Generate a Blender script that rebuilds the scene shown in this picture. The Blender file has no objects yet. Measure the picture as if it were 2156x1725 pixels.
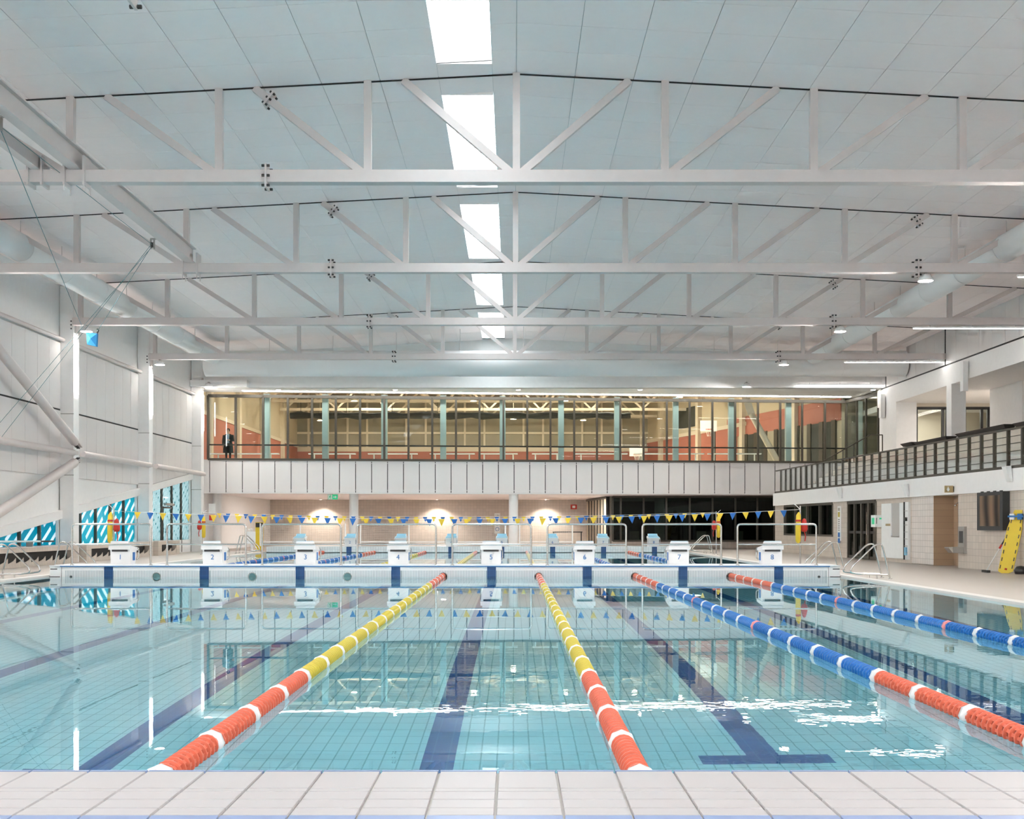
import bpy, math, random
from mathutils import Vector, Matrix
random.seed(7)
sc = bpy.context.scene
COL = sc.collection

# ------------------------------------------------------------------ camera, world, exposure
F, CX, HY, CZ = 2413.0, 1081.0, 1106.0, 1.31      # focal length in px, vanishing point, eye height over the deck
cam_d = bpy.data.cameras.new('camera'); cam = bpy.data.objects.new('camera', cam_d); COL.objects.link(cam)
cam.location = (0, 0, CZ); cam.rotation_euler = (math.pi/2, 0, 0)
cam_d.sensor_width = 36; cam_d.lens = 36*F/2156
cam_d.shift_x = -(CX-1078)/2156; cam_d.shift_y = (HY-862.5)/2156
cam_d.clip_start = .05; cam_d.clip_end = 400
sc.camera = cam
w = bpy.data.worlds.new('overcast_sky'); sc.world = w; w.use_nodes = True
bg = w.node_tree.nodes['Background']; bg.inputs[0].default_value = (.90, .96, 1, 1); bg.inputs[1].default_value = 6.5
vs = sc.view_settings; vs.view_transform = 'Standard'; vs.look = 'None'; vs.gamma = 1; vs.use_curve_mapping = False
vs.exposure = 1.02
cy = sc.cycles
cy.use_denoising = True; cy.use_adaptive_sampling = True; cy.adaptive_threshold = .11; cy.adaptive_min_samples = 16; cy.time_limit = 900; cy.use_light_tree = False; cy.max_bounces = 9; cy.diffuse_bounces = 5; cy.glossy_bounces = 4; cy.transmission_bounces = 6
cy.transparent_max_bounces = 12; cy.sample_clamp_indirect = 25; cy.blur_glossy = .5
FLOOD_W, GYM_W = 300, 390

# ------------------------------------------------------------------ helpers
WLOC = {}
def tag(o, label=None, cat=None, group=None, kind=None):
    if label: o['label'] = label
    if cat: o['category'] = cat
    if group: o['group'] = group
    if kind: o['kind'] = kind
    return o
def T(name, label, cat, loc=(0,0,0), rz=0, group=None):
    o = bpy.data.objects.new(name, None); COL.objects.link(o); o.empty_display_size = .1
    o.location = loc; o.rotation_euler = (0,0,rz); WLOC[o.name] = Vector(loc)
    return tag(o, label, cat, group)
def round_path(pts, r, n=5):
    pts = [Vector(p) for p in pts]; out = [pts[0]]
    for i in range(1, len(pts)-1):
        a, b, c = pts[i-1], pts[i], pts[i+1]
        u = (a-b); v = (c-b); d = min(r, u.length*.49, v.length*.49)
        p0 = b+u.normalized()*d; p1 = b+v.normalized()*d
        for k in range(n+1):
            t = k/n; out.append(p0*(1-t)**2 + b*2*t*(1-t) + p1*t*t)
    out.append(pts[-1]); return out
class MB:
    def __init__(s): s.v=[]; s.f=[]; s.sm=[]
    def add(s, vs_, fs, smooth=False):
        b=len(s.v); s.v += [Vector(p) for p in vs_]
        for f in fs: s.f.append([b+i for i in f]); s.sm.append(smooth)
        return s
    def hexa(s, p):   # 4 bottom, 4 top
        return s.add(p, [(3,2,1,0),(4,5,6,7),(0,1,5,4),(1,2,6,5),(2,3,7,6),(3,0,4,7)])
    def box(s, x0,x1,y0,y1,z0,z1):
        if x0>x1: x0,x1=x1,x0
        if y0>y1: y0,y1=y1,y0
        if z0>z1: z0,z1=z1,z0
        return s.hexa([(x0,y0,z0),(x1,y0,z0),(x1,y1,z0),(x0,y1,z0),(x0,y0,z1),(x1,y0,z1),(x1,y1,z1),(x0,y1,z1)])
    def wbox(s, y0,y1,o0,o1,z0,z1,z0b=None,z1b=None):  # along the skew right-hand wall
        z0b = z0 if z0b is None else z0b; z1b = z1 if z1b is None else z1b
        return s.hexa([W(y0,o0,z0),W(y0,o1,z0),W(y1,o1,z0b),W(y1,o0,z0b),W(y0,o0,z1),W(y0,o1,z1),W(y1,o1,z1b),W(y1,o0,z1b)])
    def bbox(s, x0,x1,o0,o1,z0,z1):                    # along the skew upper back wall
        return s.hexa([B(x0,o0,z0),B(x1,o0,z0),B(x1,o1,z0),B(x0,o1,z0),B(x0,o0,z1),B(x1,o0,z1),B(x1,o1,z1),B(x0,o1,z1)])
    def lbox(s, p0, p1, o0, o1, z0, z1):               # along any plan line p0->p1, offset to its left
        p0=Vector((p0[0],p0[1],0)); p1=Vector((p1[0],p1[1],0)); d=(p1-p0).normalized(); n=Vector((-d.y,d.x,0))
        q=[p0+n*o0, p1+n*o0, p1+n*o1, p0+n*o1]
        return s.hexa([(a.x,a.y,z0) for a in q]+[(a.x,a.y,z1) for a in q])
    def beam(s, p0, p1, wd, ht, up=(0,0,1)):
        p0=Vector(p0); p1=Vector(p1); d=(p1-p0).normalized(); u=Vector(up)
        a=d.cross(u)
        if a.length<1e-4: a=d.cross(Vector((0,1,0)))
        a.normalize(); b=a.cross(d).normalized(); a*=wd/2; b*=ht/2
        return s.hexa([p0-a-b,p0+a-b,p1+a-b,p1-a-b,p0-a+b,p0+a+b,p1+a+b,p1-a+b])
    def tube(s, pts, r, n=8, caps=True):
        pts=[Vector(p) for p in pts]; rings=[]; ref=None
        for i,p in enumerate(pts):
            d=((pts[min(i+1,len(pts)-1)]-pts[max(i-1,0)])).normalized()
            if ref is None:
                ref=d.cross(Vector((0,0,1)))
                if ref.length<1e-3: ref=d.cross(Vector((0,1,0)))
            ref=(ref-d*ref.dot(d)).normalized(); b=d.cross(ref)
            rr = r[i] if isinstance(r,(list,tuple)) else r
            rings.append([p+(ref*math.cos(2*math.pi*k/n)+b*math.sin(2*math.pi*k/n))*rr for k in range(n)])
        vs_=[q for R in rings for q in R]; fs=[]
        for i in range(len(rings)-1):
            for k in range(n): fs.append((i*n+k, i*n+(k+1)%n, (i+1)*n+(k+1)%n, (i+1)*n+k))
        s.add(vs_, fs, True)
        if caps:
            s.add(rings[0], [tuple(range(n))[::-1]]); s.add(rings[-1], [tuple(range(n))])
        return s
    def cyl(s, p0, p1, r, n=16): return s.tube([p0,p1], r, n)
    def prism(s, poly, ax, a, b):  # poly in the two other axes
        def m(u,v,t): return {'x':(t,u,v),'y':(u,t,v),'z':(u,v,t)}[ax]
        n=len(poly); vs_=[m(u,v,a) for u,v in poly]+[m(u,v,b) for u,v in poly]
        fs=[tuple(range(n))[::-1], tuple(range(n,2*n))]+[(i,(i+1)%n,n+(i+1)%n,n+i) for i in range(n)]
        return s.add(vs_, fs)
    def lathe(s, prof, c, n=16, axis='z', skip=None):   # prof: (r, h)
        vs_=[]; fs=[]; c=Vector(c)
        for r,h in prof:
            for k in range(n):
                a=2*math.pi*k/n; x,y=r*math.cos(a),r*math.sin(a)
                vs_.append(c+Vector({'z':(x,y,h),'y':(x,h,y),'x':(h,x,y)}[axis]))
        for i in range(len(prof)-1):
            for k in range(n):
                if skip and skip(i,k): continue
                fs.append((i*n+k,i*n+(k+1)%n,(i+1)*n+(k+1)%n,(i+1)*n+k))
        return s.add(vs_, fs, True)
    def mesh(s, name, off=Vector((0,0,0))):
        me=bpy.data.meshes.new(name); me.from_pydata([tuple(p-off) for p in s.v], [], s.f)
        me.polygons.foreach_set('use_smooth', s.sm); me.update(); return me
    def build(s, name, m, parent=None, label=None, cat=None, group=None, kind=None):
        if parent is not None: off=WLOC[parent.name]
        else:
            xs=[p.x for p in s.v]; ys=[p.y for p in s.v]; zs=[p.z for p in s.v]
            off=Vector(((min(xs)+max(xs))/2,(min(ys)+max(ys))/2,min(zs)))
        me=s.mesh(name, off); me.materials.append(m)
        o=bpy.data.objects.new(name, me); COL.objects.link(o)
        if parent is not None: o.parent=parent
        else: o.location=off
        WLOC[o.name]=off
        return tag(o,label,cat,group,kind)
def tree_copy(o, parent=None):
    c=o.copy(); COL.objects.link(c); c.parent=parent
    for ch in o.children: tree_copy(ch, c)
    return c
def struct(mb, name, m, parent=None): return mb.build(name, m, parent, kind=None if parent else 'structure')
def text_mesh(txt, size, name='lettering', depth=.004):
    cu=bpy.data.curves.new(name,'FONT'); cu.body=txt; cu.size=size; cu.align_x='CENTER'; cu.align_y='CENTER'; cu.extrude=depth
    to=bpy.data.objects.new(name,cu); COL.objects.link(to)
    bpy.context.view_layer.update()
    me=bpy.data.meshes.new_from_object(to.evaluated_get(bpy.context.evaluated_depsgraph_get()))
    bpy.data.objects.remove(to); bpy.data.curves.remove(cu); return me
def put_text(txt, size, loc, m, parent, rot=(math.pi/2,0,0), name='lettering', depth=.004):
    me=text_mesh(txt,size,name,depth); me.materials.clear(); me.materials.append(m)
    o=bpy.data.objects.new(name,me); COL.objects.link(o); o.parent=parent
    o.location=Vector(loc)-WLOC[parent.name]; o.rotation_euler=rot; WLOC[o.name]=Vector(loc); return o
# photo pixel -> place
def zz(py, d): return CZ-(py-HY)*d/F
def xx(px, d): return (px-CX)*d/F
SK=.035
def W(y, off, z): return (14.8-SK*y+off, y, z)          # skew right-hand wall
def rw(px, off=0): return (14.8+off)/((px-CX)/F+SK)       # depth at which a column of pixels meets it
BK=.0866
def B(x, off, z): return (x, 59.85+BK*x+off, z)         # skew upper back wall
def bw(px): k=(px-CX)/F; return k*59.85/(1-BK*k)
# ------------------------------------------------------------------ materials
MATS={}
def mat(name, col, rough=.5, metal=0, var=.04, scale=6, emit=0, ecol=None, spec=.5, bump=0):
    m=bpy.data.materials.new(name); m.use_nodes=True; nt=m.node_tree; p=nt.nodes['Principled BSDF']
    p.inputs['Roughness'].default_value=rough; p.inputs['Metallic'].default_value=metal
    p.inputs['Specular IOR Level'].default_value=spec
    n=nt.nodes.new('ShaderNodeTexNoise'); n.inputs['Scale'].default_value=scale; n.inputs['Detail'].default_value=3
    g=nt.nodes.new('ShaderNodeNewGeometry'); nt.links.new(g.outputs['Position'], n.inputs['Vector'])
    r=nt.nodes.new('ShaderNodeMix'); r.data_type='RGBA'
    r.inputs['A'].default_value=(*[min(1,c*(1-var)) for c in col],1); r.inputs['B'].default_value=(*[min(1,c*(1+var)) for c in col],1)
    nt.links.new(n.outputs['Fac'], r.inputs['Factor']); nt.links.new(r.outputs['Result'], p.inputs['Base Color'])
    if bump:
        b=nt.nodes.new('ShaderNodeBump'); b.inputs['Distance'].default_value=bump; nt.links.new(n.outputs['Fac'],b.inputs['Height']); nt.links.new(b.outputs[0],p.inputs['Normal'])
    if emit:
        p.inputs['Emission Color'].default_value=(*(ecol or col),1); p.inputs['Emission Strength'].default_value=emit
    MATS[name]=m; return m
def tile_mat(name, col, grout, sx, sy, axes, rough=.3, line=.012, var=.05, shift=(0,0)):
    m=mat(name, col, rough); nt=m.node_tree; p=nt.nodes['Principled BSDF']
    g=nt.nodes.new('ShaderNodeNewGeometry'); s=nt.nodes.new('ShaderNodeSeparateXYZ'); nt.links.new(g.outputs['Position'], s.inputs[0])
    c=nt.nodes.new('ShaderNodeCombineXYZ')
    for k,a in enumerate(axes):
        ad=nt.nodes.new('ShaderNodeMath'); ad.operation='ADD'; ad.inputs[1].default_value=shift[k]
        nt.links.new(s.outputs['XYZ'.index(a)], ad.inputs[0]); nt.links.new(ad.outputs[0], c.inputs[k])
    b=nt.nodes.new('ShaderNodeTexBrick'); b.offset=0; b.squash=1
    b.inputs['Scale'].default_value=1; b.inputs['Brick Width'].default_value=sx; b.inputs['Row Height'].default_value=sy
    b.inputs['Mortar Size'].default_value=line; b.inputs['Mortar Smooth'].default_value=.1; b.inputs['Bias'].default_value=0
    b.inputs['Color1'].default_value=(*[x*(1-var) for x in col],1); b.inputs['Color2'].default_value=(*[min(1,x*(1+var)) for x in col],1); b.inputs['Mortar'].default_value=(*grout,1)
    nt.links.new(c.outputs[0], b.inputs['Vector']); nt.links.new(b.outputs['Color'], p.inputs['Base Color'])
    return m
def glass_mat(name, tint, refl=.12, rough=0.0):
    m=bpy.data.materials.new(name); m.use_nodes=True; nt=m.node_tree; nt.nodes.clear()
    o=nt.nodes.new('ShaderNodeOutputMaterial'); t=nt.nodes.new('ShaderNodeBsdfTransparent'); t.inputs[0].default_value=(*tint,1)
    g=nt.nodes.new('ShaderNodeBsdfGlossy'); g.inputs['Roughness'].default_value=rough
    lw=nt.nodes.new('ShaderNodeLayerWeight'); lw.inputs['Blend'].default_value=.5   # Schlick reflectance, same from both sides
    pw=nt.nodes.new('ShaderNodeMath'); pw.operation='POWER'; pw.inputs[1].default_value=5; nt.links.new(lw.outputs['Facing'], pw.inputs[0])
    ad=nt.nodes.new('ShaderNodeMath'); ad.operation='MULTIPLY_ADD'; ad.use_clamp=True; ad.inputs[1].default_value=.9; ad.inputs[2].default_value=refl+.02
    nt.links.new(pw.outputs[0], ad.inputs[0])
    mx=nt.nodes.new('ShaderNodeMixShader'); nt.links.new(ad.outputs[0],mx.inputs[0]); nt.links.new(t.outputs[0],mx.inputs[1]); nt.links.new(g.outputs[0],mx.inputs[2]); nt.links.new(mx.outputs[0],o.inputs[0])
    MATS[name]=m; return m
WHITE=mat('white_paint',(.83,.82,.81),.55)
STEELW=mat('white_steel_paint',(.64,.58,.565),.45)
CEIL=mat('ceiling_panel_white',(.96,.875,.86),.7,var=.02)
CEILB=mat('ceiling_joint_grey',(.50,.51,.51),.8)
PANEL=mat('white_wall_panel',(.73,.70,.69),.5,var=.015)
BLACK=mat('black_shadow_gap',(.012,.012,.012),.6)
BRONZE=mat('dark_bronze_frame',(.075,.067,.052),.4,.3)
DARKF=mat('black_frame',(.02,.02,.02),.4)
DECK=mat('beige_deck',(.51,.455,.41),.45,var=.03,scale=2)
EDGE=mat('pool_edge_stone',(.70,.67,.64),.4)
BTILE=tile_mat('beige_wall_tile',(.60,.53,.46),(.42,.37,.32),.2,.2,'YZ',line=.006)
BTILEX=tile_mat('beige_back_wall_tile',(.56,.49,.43),(.42,.37,.32),.2,.2,'XZ',line=.006)
NTILE=tile_mat('sand_niche_tile',(.50,.35,.23),(.38,.27,.19),.2,.2,'YZ',line=.006)
LTILEY=tile_mat('pale_pier_tile',(.70,.65,.61),(.46,.42,.39),.2,.2,'YZ',line=.008)
LTILE=tile_mat('pale_return_tile',(.66,.61,.57),(.45,.41,.38),.2,.2,'XZ',line=.008)
PFLOOR=tile_mat('pool_floor_tile',(.75,.90,.98),(.28,.52,.60),.125,.25,'XY',line=.006,var=.03)
PWALLX=tile_mat('pool_wall_tile_x',(.80,.90,.92),(.55,.66,.70),.25,.125,'XZ',line=.006)
PWALLY=tile_mat('pool_wall_tile_y',(.80,.90,.92),(.55,.66,.70),.25,.125,'YZ',line=.006)
WTILE=mat('white_glazed_tile',(.385,.37,.375),.38,var=.02)
GROUT=mat('grey_grout',(.50,.48,.45),.8)
LBLUE=mat('blue_nosing_tile',(.20,.26,.42),.3)
DBLUE=tile_mat('dark_blue_lane_tile',(.004,.055,.19),(.01,.09,.24),.125,.125,'XZ',line=.004)
LANEB=tile_mat('blue_floor_lane_tile',(.02,.13,.42),(.05,.20,.46),.125,.25,'XY',line=.006)
STEEL=mat('brushed_steel',(.62,.61,.59),.22,1)
GALV=mat('dull_steel',(.42,.41,.39),.38,1)
SLOT=mat('dark_slot',(.05,.05,.05),.6)
GRP=mat('white_fibreglass',(.84,.83,.83),.3)
BLUE=mat('pool_blue_plastic',(.01,.16,.50),.4)
LBL=mat('light_blue_tread',(.22,.50,.68),.6)
NUMB=mat('number_blue',(.02,.16,.42),.5)
RED=mat('red_float_plastic',(.60,.12,.065),.35)
YEL=mat('yellow_float_plastic',(.52,.42,.035),.35)
BFL=mat('blue_float_plastic',(.008,.13,.42),.35)
WFL=mat('white_float_plastic',(.62,.62,.63),.35)
PINK=mat('pink_float_plastic',(.70,.22,.22),.35)
CORE=mat('float_core_dark',(.30,.05,.03),.5)
COREB=mat('float_core_blue',(.01,.05,.25),.5); COREY=mat('float_core_yellow',(.40,.30,.02),.5)
FY=mat('flag_yellow',(.80,.56,.04),.6); FB=mat('flag_blue',(.015,.15,.50),.6)
CORD=mat('white_cord',(.75,.75,.74),.7)
REDV=mat('red_vinyl',(.55,.03,.02),.5); YELV=mat('yellow_foam',(.80,.58,.04),.5)
TEALC=mat('teal_cable',(.08,.22,.24),.5)
BAGB=mat('blue_bag_fabric',(.03,.28,.62),.7)
GREEN=mat('exit_green',(.02,.30,.14),.4,emit=.5,ecol=(.02,.35,.16)); SIGNW=mat('sign_white',(.82,.84,.83),.5)
GOLD=mat('gold_sign',(.42,.31,.15),.45)
GYMRED=mat('gym_red_wall',(.40,.145,.105),.6); GYMB=mat('gym_beige_wall',(.50,.44,.33),.6); GYMP=mat('gym_grey_panel',(.30,.28,.22),.6); GYMT=mat('gym_cream_trim',(.62,.56,.46),.5)
TEALP=mat('pale_teal_column',(.42,.53,.53),.5)
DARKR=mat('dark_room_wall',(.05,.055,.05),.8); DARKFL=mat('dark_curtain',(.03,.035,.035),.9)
LED=mat('led_diffuser',(1,.98,.95),.5,emit=9,ecol=(1,.97,.93))
LEDL=mat('light_bar_diffuser',(1,.98,.95),.5,emit=24,ecol=(1,.97,.93))
LEDS=mat('column_light_diffuser',(1,.97,.93),.5,emit=22,ecol=(1,.95,.90))
LAMPW=mat('lamp_lens',(1,.97,.92),.5,emit=30,ecol=(1,.96,.90))
DUCT=mat('white_duct',(.76,.76,.76),.5,var=.015)
TERR=mat('terrace_riser',(.74,.66,.60),.6)
SCREEN=mat('dark_screen',(.02,.02,.02),.3)
CLEAR=glass_mat('clear_window_glass',(.93,.96,.94),-.005)
BALG=glass_mat('balustrade_glass',(.95,.975,.965),-.005)
DARKG=glass_mat('dark_tinted_glass',(.34,.42,.38),.0)
SKYG=glass_mat('skylight_glass',(.97,.98,.98),.0)
for m_ in (LAMPW,GREEN): m_.cycles.emission_sampling='NONE'
# water: fresnel mix of mirror and tinted refraction with faint ripples
def water_mat():
    m=bpy.data.materials.new('pool_water'); m.use_nodes=True; nt=m.node_tree; nt.nodes.clear(); L=nt.links.new
    o=nt.nodes.new('ShaderNodeOutputMaterial'); rf=nt.nodes.new('ShaderNodeBsdfRefraction'); gl=nt.nodes.new('ShaderNodeBsdfGlossy'); fr=nt.nodes.new('ShaderNodeFresnel'); mx=nt.nodes.new('ShaderNodeMixShader')
    rf.inputs['Color'].default_value=(.605,.935,.98,1); rf.inputs['Roughness'].default_value=0; rf.inputs['IOR'].default_value=1.333
    gl.inputs['Color'].default_value=(.97,1,1,1); gl.inputs['Roughness'].default_value=0; fr.inputs['IOR'].default_value=1.333
    g=nt.nodes.new('ShaderNodeNewGeometry')
    n1=nt.nodes.new('ShaderNodeTexNoise'); n1.inputs['Scale'].default_value=.9; n1.inputs['Detail'].default_value=1.5
    n2=nt.nodes.new('ShaderNodeTexNoise'); n2.inputs['Scale'].default_value=5.5; n2.inputs['Detail'].default_value=2
    n3=nt.nodes.new('ShaderNodeTexNoise'); n3.inputs['Scale'].default_value=.16; n3.inputs['Detail'].default_value=1
    for n in (n1,n2,n3): L(g.outputs['Position'], n.inputs['Vector'])
    cr=nt.nodes.new('ShaderNodeMapRange'); cr.inputs['From Min'].default_value=.48; cr.inputs['From Max'].default_value=.68; cr.inputs['To Min'].default_value=.06; cr.inputs['To Max'].default_value=1.5
    ds=nt.nodes.new('ShaderNodeVectorMath'); ds.operation='DISTANCE'; ds.inputs[1].default_value=(4.6,9.5,ZW_); L(g.outputs['Position'],ds.inputs[0])
    dr=nt.nodes.new('ShaderNodeMapRange'); dr.inputs['From Min'].default_value=7.0; dr.inputs['From Max'].default_value=2.5; dr.inputs['To Min'].default_value=0; dr.inputs['To Max'].default_value=.16; L(ds.outputs['Value'],dr.inputs['Value'])
    sm=nt.nodes.new('ShaderNodeMath'); sm.operation='ADD'; L(n3.outputs['Fac'],sm.inputs[0]); L(dr.outputs[0],sm.inputs[1]); L(sm.outputs[0], cr.inputs['Value'])
    a=nt.nodes.new('ShaderNodeMath'); a.operation='MULTIPLY'; a.inputs[1].default_value=.00045; L(n1.outputs['Fac'],a.inputs[0])
    b=nt.nodes.new('ShaderNodeMath'); b.operation='MULTIPLY'; b.inputs[1].default_value=.00042; L(n2.outputs['Fac'],b.inputs[0])
    c=nt.nodes.new('ShaderNodeMath'); c.operation='MULTIPLY'; L(b.outputs[0],c.inputs[0]); L(cr.outputs[0],c.inputs[1])
    d=nt.nodes.new('ShaderNodeMath'); d.operation='ADD'; L(a.outputs[0],d.inputs[0]); L(c.outputs[0],d.inputs[1])
    bp=nt.nodes.new('ShaderNodeBump'); bp.inputs['Distance'].default_value=1; bp.inputs['Strength'].default_value=1; L(d.outputs[0],bp.inputs['Height'])
    for s_ in (rf,gl,fr): L(bp.outputs[0], s_.inputs['Normal'])
    L(fr.outputs[0],mx.inputs[0]); L(rf.outputs[0],mx.inputs[1]); L(gl.outputs[0],mx.inputs[2]); L(mx.outputs[0],o.inputs[0])
    return m
ZW_=-.041
WATER=water_mat()
# aqua film with slanting clear dashes on the low side windows
def film_mat(name, aqua, white, ang, sx, sy, off):
    m=bpy.data.materials.new(name); m.use_nodes=True; nt=m.node_tree; nt.nodes.clear(); L=nt.links.new
    o=nt.nodes.new('ShaderNodeOutputMaterial'); g=nt.nodes.new('ShaderNodeNewGeometry'); s=nt.nodes.new('ShaderNodeSeparateXYZ'); L(g.outputs['Position'],s.inputs[0])
    c=nt.nodes.new('ShaderNodeCombineXYZ'); L(s.outputs[1],c.inputs[0]); L(s.outputs[2],c.inputs[1])
    mp=nt.nodes.new('ShaderNodeMapping'); mp.inputs['Rotation'].default_value=(0,0,-ang); L(c.outputs[0],mp.inputs[0])
    b=nt.nodes.new('ShaderNodeTexBrick'); b.offset=.37; b.inputs['Scale'].default_value=1; b.inputs['Brick Width'].default_value=sx; b.inputs['Row Height'].default_value=sy
    b.inputs['Mortar Size'].default_value=sy*.32; b.inputs['Mortar Smooth'].default_value=0; b.inputs['Color1'].default_value=(*white,1); b.inputs['Color2'].default_value=(*[x*.9 for x in white],1); b.inputs['Mortar'].default_value=(*aqua,1)
    L(mp.outputs[0],b.inputs['Vector'])
    t=nt.nodes.new('ShaderNodeBsdfTranslucent'); L(b.outputs['Color'],t.inputs[0])
    gl=nt.nodes.new('ShaderNodeBsdfGlossy'); gl.inputs['Roughness'].default_value=.05; mx=nt.nodes.new('ShaderNodeMixShader'); mx.inputs[0].default_value=.06
    L(t.outputs[0],mx.inputs[1]); L(gl.outputs[0],mx.inputs[2]); L(mx.outputs[0],o.inputs[0]); return m
FILM1=film_mat('aqua_dash_film',(.003,.165,.20),(.32,.345,.36),math.radians(33),1.15,.40,.3)
FILM2=film_mat('pale_aqua_dash_film',(.03,.20,.23),(.34,.37,.37),math.radians(36),1.3,.42,.3)
FILM3=film_mat('clear_streak_film',(.10,.17,.175),(.40,.43,.43),math.radians(58),1.2,.16,.3)
def area(name, loc, size, power, rot=(0,0,0), col=(1,.96,.91), sy=None, shape=None, spread=None, parent=None):
    d=bpy.data.lights.new(name,'AREA'); d.energy=power; d.size=size; d.color=col
    if sy: d.shape='RECTANGLE'; d.size_y=sy
    if shape: d.shape=shape
    if spread: d.spread=spread
    o=bpy.data.objects.new(name,d); COL.objects.link(o); o.rotation_euler=rot
    if parent is not None: o.parent=parent; o.location=Vector(loc)-WLOC[parent.name]
    else: o.location=loc
    return o

# ------------------------------------------------------------------ the setting
XL, XR = -12.12, 8.55                      # pool sides
Y0, Y1, Y2, Y3 = 4.92, 29.9, 31.22, 56.2   # near end, bulkhead faces, far end
ZW, ZB, ZT = -.041, -2.04, .256            # water, pool bottom, raised ends
RX, RZ, RS = .06, 10.57, .053              # roof ridge
def zc(x): return RZ-RS*abs(x-RX)
T0, BAY = 15.17, 8.333
TY=[T0+BAY*k for k in range(-3,6)]         # trusses, TY[3] is at T0
HALL0=-10.5
m=MB(); m.box(-17,XL,HALL0,57,-.3,0).box(XR,30.3,HALL0,57,-.3,0).box(-17,30.3,57.0,92,-.3,0).box(XL,XR,HALL0,4.0,-.3,0)
fl=struct(m,'floor',DECK)
m=MB(); m.box(XL+.012,XL-.25,Y0,Y3,-.25,.004); struct(m,'pool_edge_strip',EDGE,fl)
m=MB(); m.box(XR-.012,XR+.25,Y0,Y3,-.25,.004); struct(m,'pool_edge_strip',EDGE,fl)
pool=struct(MB().box(XL-.1,XR+.1,Y0-.1,Y3+.1,ZB-.2,ZB),'pool_floor',PFLOOR)
struct(MB().box(XL-.2,XL,Y0,Y3,ZB,-.25),'pool_side_wall',PWALLY,pool); struct(MB().box(XR,XR+.2,Y0,Y3,ZB,-.25),'pool_side_wall',PWALLY,pool)
struct(MB().box(XL,XR,Y0-.2,Y0,ZB,-.02),'pool_end_wall',PWALLX,pool)
struct(MB().box(XL,XR,Y3,Y3+.2,ZB,-.02),'pool_end_wall',PWALLX,pool)
LANES=[-10.56+2.497*k for k in range(8)]
for k,x in enumerate(LANES):
    for (a,b) in ((8.85 if k==5 else 8.35,27.9),(33.2,54.2)):
        m=MB(); m.box(x-.125,x+.125,a,b,ZB,ZB+.004); m.box(x-.5,x+.5,a-.25,a,ZB,ZB+.004); m.box(x-.5,x+.5,b,b+.25,ZB,ZB+.004)
        m.build('lane_line',LANEB,pool)
wt=MB().add([(XL,Y0,ZW),(XR,Y0,ZW),(XR,Y1+.05,ZW),(XL,Y1+.05,ZW)],[(0,1,2,3)]).build('pool_water',WATER,label='still clear turquoise water in the near half of the pool',cat='water')
wt2=MB().add([(XL,Y2-.05,ZW),(XR,Y2-.05,ZW),(XR,Y3,ZW),(XL,Y3,ZW)],[(0,1,2,3)]).build('pool_water',WATER,label='strip of water beyond the bulkhead in the far half of the pool',cat='water')

# raised near end: white tiles between blue nosings
t=T('pool_end_platform','raised white tiled pool end with blue nosing edges in the foreground','platform',(-1.8,4.45,-.02))
MB().box(XL,XR,4.0,4.922,-.3,ZT-.012).build('bed',GROUT,t)
rows=[(4.165,4.268),(4.273,4.402),(4.407,4.533),(4.538,4.588),(4.593,4.902)]
tiles={}
for i,(a,b) in enumerate(rows): tiles[i]=None
j0=-.067
for c in range(-11,12):
    xa=j0+c*.25+.004; xb=xa+.242
    for i,(a,b) in enumerate(rows):
        if tiles[i] is None:
            q=MB(); e=.003
            q.hexa([(0,0,-.014),(.242,0,-.014),(.242,b-a,-.014),(0,b-a,-.014),(e,e,0),(.242-e,e,0),(.242-e,b-a-e,0),(e,b-a-e,0)])
            tiles[i]=q.mesh('white_tile'); tiles[i].materials.append(WTILE)
        o=bpy.data.objects.new('white_tile',tiles[i]); COL.objects.link(o); o.parent=t; o.location=Vector((xa,a,ZT+random.uniform(-.0006,.0006)))-WLOC[t.name]
    if 'n' not in tiles:
        pr=[(4.16,ZT),(4.10,ZT-.004),(4.05,ZT-.02),(4.02,ZT-.06),(4.02,ZT-.12),(4.16,ZT-.12)]
        tiles['n']=MB().prism([(y,z) for y,z in pr],'x',0,.242).mesh('blue_tile'); tiles['n'].materials.append(LBLUE)
        tiles['f']=MB().box(0,.242,4.906,4.926,ZT-.12,ZT+.001).mesh('blue_tile'); tiles['f'].materials.append(LBLUE)
    for kk in 'nf':
        o=bpy.data.objects.new('blue_tile',tiles[kk]); COL.objects.link(o); o.parent=t; o.location=Vector((xa,0,0))-WLOC[t.name]

# ceiling with joints, skylights
SX0,SX1=-1.53,-.43
m=MB()
def cquad(x0,x1,y0,y1,dz): m.add([(x0,y0,zc(x0)+dz),(x0,y1,zc(x0)+dz),(x1,y1,zc(x1)+dz),(x1,y0,zc(x1)+dz)],[(0,1,2,3)])
YA,YE=HALL0,57.2
sky=[(y+.95,y+7.62) for y in TY[:-1]]
for x0,x1 in ((-16.3,SX0),(SX1,RX),(RX,24)): cquad(x0,x1,YA,YE,.022)
ys=[YA]+[v for s in sky for v in s]+[YE]
for a,b in zip(ys[0::2],ys[1::2]): cquad(SX0,SX1,a,b,.022)
ce=struct(m,'ceiling',CEILB)
cols=[(SX1,RX)]+[(SX0-1.2*(k+1),SX0-1.2*k) for k in range(12)]+[(RX+1.2*k,RX+1.2*(k+1)) for k in range(20)]
prs={}; nrow=7; cellh=BAY/nrow; npan=0
rest=MB()
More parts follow.
